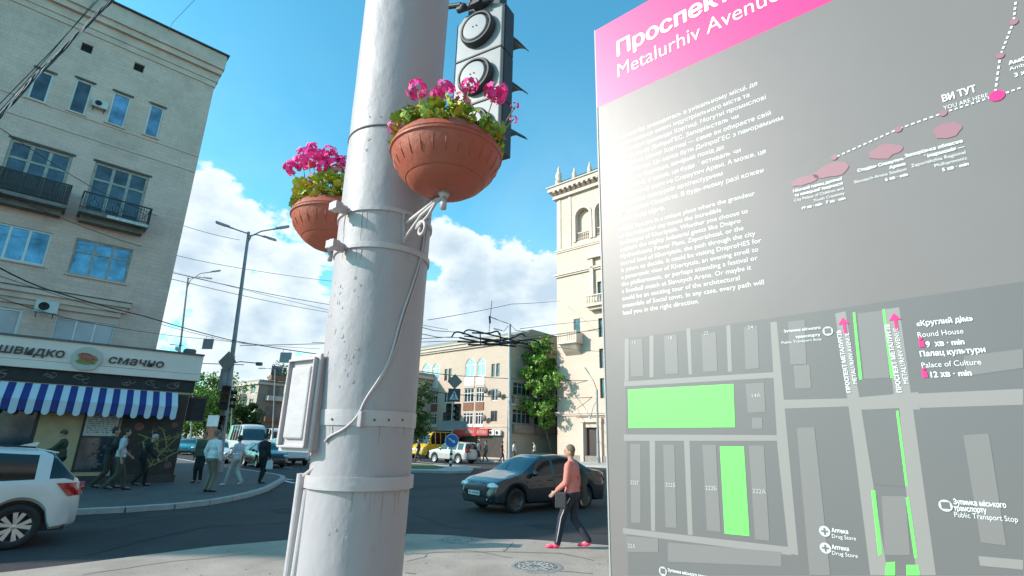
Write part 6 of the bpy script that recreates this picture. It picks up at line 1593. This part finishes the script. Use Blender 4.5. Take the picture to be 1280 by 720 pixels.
# left avenue
wh3 = paint('paint_offwhite', (.58, .60, .60)); blk = paint('paint_black', (.006, .006, .008), .25); teal = paint('paint_teal', (.02, .25, .30)); slv = paint('paint_silver', (.32, .34, .35))
def px_car(label, x, y, spec, col, h, name='parked_car', cat='car', dz=0, hh=None):
    p = G(x, y); return car(label, (p.x, p.y, 0), along(h), col, spec, name=name, cat=cat, plate=None, step=.1)
px_car('white high roofed minibus with dark windows behind the black car on the avenue', 305, 573, VAN, wh3, (.62, -.78), 'minibus', 'minibus')
px_car('second white minibus farther back, right of the high roofed one', 338, 566.5, VAN, wh3, (.70, -.71), 'minibus', 'minibus')
px_car('white sedan behind the man in the white shirt', 268, 578, SEDAN, wh3, (.45, -.89))
px_car('black car with bright headlight beside the people on the corner', 328, 583, SEDAN, blk, (.66, -.75))
px_car('white suv partly hidden by the electrical box', 358, 580, SUV, wh3, (.6, -.8))
px_car('grey hatchback between the teal car and the white sedan, farther back', 251, 566, HATCH, slv, (.5, -.87))
px_car('small white hatchback far back, left of the second white minibus', 318, 562, HATCH, wh3, (.7, -.7))
px_car('teal car facing the crossing just right of the cafe', 233, 568, SEDAN, teal, (.42, -.90))
px_car('pale car in the row far behind the teal car, left one', 236, 560, SEDAN, slv, (.9, -.4)); px_car('pale car in the row far behind the teal car, right one', 262, 559, HATCH, wh3, (.9, -.4))
px_car('white car far down the avenue, at the cafe corner', 217, 561, HATCH, wh3, (.8, -.5))
MB().build if False else None

# ------------------------------------------------------------------ people
m_skin = M('skin', (.44, .25, .17), .6, var=.06); m_hairg = M('hair_grey', (.17, .125, .095), .8, var=.3, scale=40, bump=.5, bscale=90); m_haird = M('hair_dark', (.03, .022, .018), .7, var=.3, scale=40, bump=.5, bscale=90)
def person(label, loc, face, h=1.74, sh=('cloth_white', (.6, .62, .64)), tr=('trouser_khaki', (.17, .15, .12)), shoe=('shoe_dark', (.02, .02, .02)), hair=None, stride=.0, lean=0.0, arms=(0, 0), elbow=(.25, .25), vox=.022, bent=0.0, cap=None, sleeves='short', head_turn=0.0, build=1.0, skirt=False, armside=(.0, .0), shorts=False, group=None):
    """local frame: +x forward, +y left. arms: swing of each upper arm in radians (left, right)"""
    t = thing('person', label, 'person', loc, math.atan2(face[1], face[0]), group); k = h/1.74; f = build
    hip = Vector((0, 0, .93))*k; L_ = lambda x, y, z: Vector((x, y, z))*k
    up = Vector((math.sin(lean+bent), 0, math.cos(lean+bent))); fw = Vector((math.cos(lean+bent), 0, -math.sin(lean+bent)))
    waist = hip+Vector((math.sin(lean), 0, math.cos(lean)))*.12*k; chest = waist+up*.25*k; neck0 = waist+up*.40*k; neck1 = neck0+(up*.6+Vector((.25*bent+.15, 0, .4))).normalized()*.10*k
    head = neck1+Vector((.02+.06*bent, 0, .105))*k
    legs = []
    for s, sg in ((1, 1), (-1, -1)):
        st_x = stride*sg*.5; ht = hip+L_(0, s*.085, -.02)
        an = Vector((st_x*k, s*.09*k, (.085+(.05 if sg < 0 and stride > .2 else 0))*k)); 
        mid = (ht+an)/2; reach = (an-ht).length; thigh = .435*k; shin = .425*k; reach_ = min(reach, thigh+shin-.005)
        d = math.sqrt(max(0, ((thigh+shin)/2)**2-(reach_/2)**2)); ax_ = (an-ht).normalized(); fwd = Vector((1, 0, 0)); fwd = (fwd-ax_*fwd.dot(ax_)).normalized(); kn = mid+fwd*d
        toe = an+Vector((.17*k, s*.03*k, -.045*k if stride < .2 or sg > 0 else -.06*k)); legs.append((ht, kn, an, toe))
    armj = []
    for i, s in enumerate((1, -1)):
        sh_ = neck0+Vector((0, s*.185*k*f, 0))-up*.045*k; a = arms[i]; dn = Vector((math.sin(a), s*(.12+armside[i]), -math.cos(a))).normalized(); el = sh_+dn*.29*k
        b = a+elbow[i]; dn2 = Vector((math.sin(b), s*(.02-armside[i]*.5), -math.cos(b))).normalized(); wr = el+dn2*.25*k; armj.append((sh_, el, wr, dn2))
    # body
    mb = MB()
    mb.ball(head, (.092*k, .075*k, .118*k), 20, 14); mb.ball(head+Vector((.03*k, 0, -.06*k)), (.06*k, .052*k, .055*k), 14, 10)
    mb.limb(neck0-up*.02*k, neck1+Vector((0, 0, .03*k)), .058*k, .052*k)
    ht_ = Quaternion((0, 0, 1), head_turn)
    mb.ball(head+ht_ @ Vector((.095*k, 0, -.018*k)), (.020*k, .013*k, .024*k), 10, 6)
    for s in (-1, 1):
        mb.ball(head+ht_ @ Vector((-.005*k, s*.076*k, -.015*k)), (.018*k, .009*k, .030*k), 8, 6); mb.ball(head+ht_ @ Vector((.082*k, s*.03*k, .02*k)), (.012*k, .018*k, .008*k), 8, 6)
    mb.ball(head+ht_ @ Vector((.084*k, 0, -.062*k)), (.012*k, .025*k, .008*k), 8, 6)
    mb.ball(chest, (.11*k, .155*k*f, .17*k), 16, 10); mb.ball(waist, (.10*k, .14*k*f, .14*k), 16, 10); mb.ball(hip, (.11*k, .155*k*f, .12*k), 16, 10)
    for (a, b, c, d) in legs: mb.limb(a, b, .075*k, .052*k, 12); mb.limb(b, c, .050*k, .036*k, 12); mb.limb(c-Vector((0, 0, .03*k)), d, .035*k, .028*k, 10)
    for (a, b, c, dn) in armj:
        mb.limb(a, b, .047*k, .038*k); mb.limb(b, c, .037*k, .026*k)
        palm = c+dn*.045*k; mb.ball(palm, (.022*k, .036*k, .048*k), 10, 8, dn.to_track_quat('Z', 'Y'))
        side_ = dn.orthogonal().normalized(); side_ = Vector((1, 0, 0)) - dn*dn.x; side_.normalize(); oth = dn.cross(side_)
        for q in range(4):
            b0 = palm+dn*.035*k+side_*(.026-.0175*q)*k; l_ = (.033, .038, .036, .028)[q]*k
            b1 = b0+dn*l_*.9; b2 = b1+(dn*.7-oth*.7*(1 if a.y > 0 else -1)*.6).normalized()*l_*.9; mb.limb(b0, b1, .0095*k, .0085*k, 6); mb.limb(b1, b2, .0085*k, .0072*k, 6)
        th0 = palm+side_*.024*k-dn*.02*k; mb.limb(th0, th0+(side_*.7+dn*.7)*.04*k, .011*k, .009*k, 6)
    def rem(o, vx):
        r = o.modifiers.new('remesh', 'REMESH'); r.mode = 'VOXEL'; r.voxel_size = vx; r.use_smooth_shade = True
        s = o.modifiers.new('smooth', 'CORRECTIVE_SMOOTH' if False else 'SMOOTH'); s.factor = .5; s.iterations = 2; return o
    rem(mb.build('body', m_skin, t, smooth=True), max(vox*.6, .009))
    # trousers
    mt = M(tr[0], tr[1], .9, var=.2, bump=1.0, bscale=11, stretch=(1, 1, .6)); ms = M(sh[0], sh[1], .85, var=.15, bump=1.0, bscale=9); mo = M(shoe[0], shoe[1], .6)
    m = MB(); m.ball(hip+L_(-.01, 0, .0), (.130*k, .175*k*f, .125*k), 18, 12); m.ball(waist-up*.05*k, (.118*k, .160*k*f, .08*k), 18, 10)
    for (a, b, c, d) in legs:
        if shorts: m.limb(a, a.lerp(b, .7), .10*k, .085*k, 14)
        else: m.limb(a, b, .098*k, .076*k, 14); m.limb(b, c+Vector((0, 0, .01*k)), .076*k, .060*k, 14)
    if skirt: m.cone(hip, hip-Vector((0, 0, .5*k)), .17*k, .24*k, 18)
    rem(m.build('trousers' if not skirt else 'skirt', mt, t, smooth=True), vox)
    m = MB(); m.ball(chest+up*.02*k, (.135*k, .185*k*f, .19*k), 18, 12); m.ball(waist+up*.02*k, (.130*k, .170*k*f, .16*k), 18, 12); m.ball(hip+up*.03*k, (.138*k, .178*k*f, .10*k), 18, 10)
    m.limb(neck0-up*.03*k+Vector((0, .13*k*f, 0)), neck0-up*.03*k-Vector((0, .13*k*f, 0)), .068*k, .068*k, 12); m.limb(neck0-up*.05*k, neck0+up*.01*k, .09*k, .068*k)
    for (a, b, c, dn) in armj:
        if sleeves == 'short': m.limb(a, a.lerp(b, .8), .068*k, .062*k, 12)
        else: m.limb(a, b, .068*k, .056*k, 12); m.limb(b, b.lerp(c, .8 if sleeves == 'rolled' else .96), .055*k, .044*k, 12)
    rem(m.build('shirt', ms, t, smooth=True), vox)
    m_i = 0
    for (a, b, c, d) in legs:
        m = MB(); dd = (d-c).normalized(); m.ball(c+dd*.03*k-Vector((0, 0, .035*k)), (.085*k, .046*k, .045*k), 14, 8, dd.to_track_quat('X', 'Z')); m.ball(d+Vector((-.035, 0, -.010))*k, (.085*k, .048*k, .033*k), 14, 8, dd.to_track_quat('X', 'Z'))
        rem(m.build('shoe', mo, t, smooth=True), vox*.7)
    if cap: 
        MB().ball(head+Vector((-.008*k, 0, .03*k)), (.105*k, .088*k, .098*k), 16, 10).build('cap', M(cap[0], cap[1], .8), t, smooth=True)
    elif hair is not None:
        m = MB(); m.ball(head+ht_ @ Vector((-.018*k, 0, .030*k)), (.096*k, .084*k, .100*k), 18, 12); m.ball(head+ht_ @ Vector((-.035*k, 0, -.035*k)), (.066*k, .070*k, .07*k), 14, 10); m.build('hair', hair, t, smooth=True)
    for s in (-1, 1): MB().ball(head+ht_ @ Vector((.088*k, s*.030*k, .008*k)), (.006*k, .010*k, .006*k), 8, 6).build('eye', M('eye_dark', (.03, .025, .02), .3), t, smooth=True)
    for s in (-1, 1): MB().tube([head+ht_ @ Vector((.092*k, s*.015*k, .026*k)), head+ht_ @ Vector((.084*k, s*.045*k, .028*k))], .0035*k, 5).build('eyebrow', M('hair_dark'), t)
    cq = MB(); cq.tube([neck0+up*.015*k+Vector((.068*math.cos(q_*PI/5), .072*math.sin(q_*PI/5), .0))*k for q_ in range(10)], .013*k, 6, closed=True); cq.build('collar', ms, t, smooth=True)
    return t, armj, legs, dict(hip=hip, chest=chest, neck=neck0, head=head, up=up, k=k)
# the walking man with the salmon shirt
pF = G(699, 682, .05); pB = G(727, 690, .05); mid = (pF+pB)/2
dirw_ = Vector((-.93, .36)); 
man, aj, lg, J = person('man in salmon shirt, dark striped tracksuit trousers and pink shoes, walking left over the pavement', (mid.x+.05, mid.y, .05), dirw_, 1.66, ('shirt_salmon', (.62, .20, .165)), ('track_trousers', (.022, .024, .04)), ('shoe_pink', (.85, .05, .16)), m_hairg, stride=.52, lean=.03, arms=(.12, -.25), elbow=(.75, .45), vox=.011, sleeves='rolled', head_turn=.35, build=1.32)
for (a, b, c, d) in lg:
    for sg in (1, -1):
        o_ = Vector((0, sg*.001, 0))
        if (sg > 0) == (a.y > 0):
            MB().tube([a+Vector((0, sg*.098, -.05)), a.lerp(b, .5)+Vector((0, sg*.088, 0)), b+Vector((0, sg*.076, 0)), b.lerp(c, .5)+Vector((0, sg*.068, 0)), c+Vector((0, sg*.06, .02))], .009, 6).build('side_stripe', M('stripe_white', (.55, .55, .57), .8), man, smooth=True)
w_ = aj[0][2]; bg_ = MB().box(-.10, .10, -.035, .035, -.26, 0).build('shoulder_bag', M('bag_black', (.018, .018, .022), .6), None, bevel=.02)
hdg = math.atan2(dirw_.y, dirw_.x); Rm = Matrix.Rotation(hdg, 3, 'Z'); bg_.location = Vector(man.location)+Rm @ (w_+Vector((-.10, .01, .0))); bg_.rotation_euler = (0, 0, hdg); tag(bg_, 'small black bag carried under the arm of the man in the salmon shirt', 'bag')
jk = MB(); rr = random.Random(6)
for (x, y, z, s) in ((0, 0, 0, .12), (-.02, .02, -.13, .12), (.01, -.02, -.26, .10), (-.03, 0, .1, .09), (0, 0, -.38, .06)): jk.ball((x, y, z), (s*.8, s*.6, s*1.15), 14, 10)
jo = jk.build('jacket', M('jacket_olive', (.05, .055, .045), .9, var=.3, bump=.8, bscale=14), None, smooth=True)
r_ = jo.modifiers.new('remesh', 'REMESH'); r_.mode = 'VOXEL'; r_.voxel_size = .015; r_.use_smooth_shade = True
e_ = aj[1][1]; jo.location = Vector(man.location)+Rm @ (e_+Vector((-.06, -.04, .02))); tag(jo, 'dark olive jacket hanging over the right arm of the man in the salmon shirt', 'jacket')
def P0(x, y, z=.12): p = G(x, y, z); return (p.x, p.y, z)
person('man in white shirt and khaki trousers standing with his back turned on the corner pavement', P0(258, 615), (.35, .93), 1.78, ('cloth_white', (.6, .63, .66)), ('trouser_khaki', (.17, .15, .12)), hair=m_hairg, arms=(-.1, -.15), elbow=(.5, .6), armside=(.2, .2), vox=.02, sleeves='long', build=1.1)
person('woman in white top and pale trousers striding left behind the man in the white shirt', P0(291, 607), (-.9, .3), 1.64, ('cloth_pale', (.50, .53, .58)), ('trouser_pale', (.40, .38, .36)), ('shoe_white', (.55, .55, .55)), hair=m_haird, stride=.55, arms=(.3, -.3), elbow=(.6, .4), vox=.02, build=.88)
pd_, pa_, _, _ = person('person in black clothes with a white bag at the tip of the corner pavement', P0(324, 604), (.4, .9), 1.74, ('cloth_black', (.015, .017, .02)), ('trouser_black', (.012, .013, .016)), hair=m_haird, stride=.15, arms=(.1, .1), elbow=(.3, .3), vox=.02, sleeves='long', build=1.1)
q_ = MB(); q_.prism([(-.12, -.32), (.12, -.32), (.10, -.03), (.03, 0), (-.03, 0), (-.10, -.03)], -.05, .05); wb = q_.build('carrier_bag', M('bag_white', (.55, .57, .58), .6, var=.1), None, bevel=.02)
wp = pa_[1][2]; wb.location = Vector(pd_.location)+Matrix.Rotation(math.atan2(.9, .4), 3, 'Z') @ (wp+Vector((0, 0, -.08))); wb.rotation_euler = (0, 0, .3); tag(wb, 'white carrier bag hanging from the hand of the person in black', 'bag')
person('person in dark green jacket behind the man in the white shirt', P0(246, 603), (.2, -.98), 1.72, ('cloth_green', (.07, .08, .06)), ('trouser_black', (.012, .013, .016)), hair=m_haird, vox=.025, sleeves='long')
fm, _, _, JF = person('man in pale shirt with dark backpack straps walking past the mural of the cafe', P0(141, 613), (.75, .6), 1.76, ('cloth_paleblue', (.42, .47, .52)), ('trouser_olive', (.07, .065, .05)), hair=m_haird, stride=.45, arms=(.25, -.2), elbow=(.6, .5), vox=.02)
c_ = JF['chest']; MB().ball(c_+Vector((-.19, 0, .03)), (.10, .14, .2), 14, 10).build('backpack', M('bag_black'), fm, smooth=True)
MB().tube([c_+Vector((.0, .12, .2)), c_+Vector((.13, .12, .08)), c_+Vector((.10, .14, -.12))], .018, 6).tube([c_+Vector((.0, -.12, .2)), c_+Vector((.13, -.12, .08)), c_+Vector((.10, -.14, -.12))], .018, 6).build('backpack_strap', M('bag_black'), fm, smooth=True)
person('dark clothed person walking right beside the menu poster of the cafe', P0(127, 611), (.8, .55), 1.80, ('cloth_black', (.015, .017, .02)), ('trouser_brown', (.05, .04, .035)), hair=m_haird, stride=.5, arms=(-.3, .3), elbow=(.4, .5), vox=.022, sleeves='long')
person('stooping person in black with a pale cap in front of the cafe mural', P0(172, 608), (.7, .6), 1.64, ('cloth_black', (.015, .017, .02)), ('trouser_black', (.012, .013, .016)), cap=('cap_pale', (.36, .35, .33)), stride=.35, bent=.35, arms=(.3, .2), elbow=(.5, .6), vox=.022, sleeves='long')
person('woman in olive hooded jacket leaning at the cafe wall behind the white hatchback', P0(66, 612), (-.8, -.5), 1.68, ('cloth_olive', (.045, .055, .035)), ('trouser_black', (.012, .013, .016)), cap=('hood_olive', (.05, .055, .035)), arms=(.7, .5), elbow=(.6, .7), lean=.1, vox=.022, sleeves='long')
for i, (x, lb_, c, f_) in enumerate(((597, 'pedestrian in pale top far away, just right of the white suv', ('far_pale', (.5, .48, .45)), (1, 0)), (607, 'pedestrian in grey clothes farther right of the white suv, striding left', ('far_grey', (.16, .17, .17)), (-1, .2)),
                                     (627, 'pedestrian in black left of the catenary mast', ('far_black', (.03, .03, .03)), (1, .1)), (642, 'pedestrian in white just right of the catenary mast', ('far_white', (.6, .6, .58)), (1, 0)), (668, 'pedestrian with pale top beside the tree by the tower', ('far_beige', (.45, .4, .35)), (-1, 0)), (522, 'dark dressed pedestrian far away at the right edge of the white pole', ('far_dark', (.05, .05, .055)), (-1, 0)))):
    p = G(x, 577.5, .14); person(lb_, (p.x, p.y, .14), f_, 1.72, c, ('far_trouser%d' % (i % 2), [(.05, .05, .06), (.12, .11, .1)][i % 2]), hair=m_haird, stride=.4, arms=(.3, -.3), vox=.035, sleeves=['short', 'long'][i % 2])
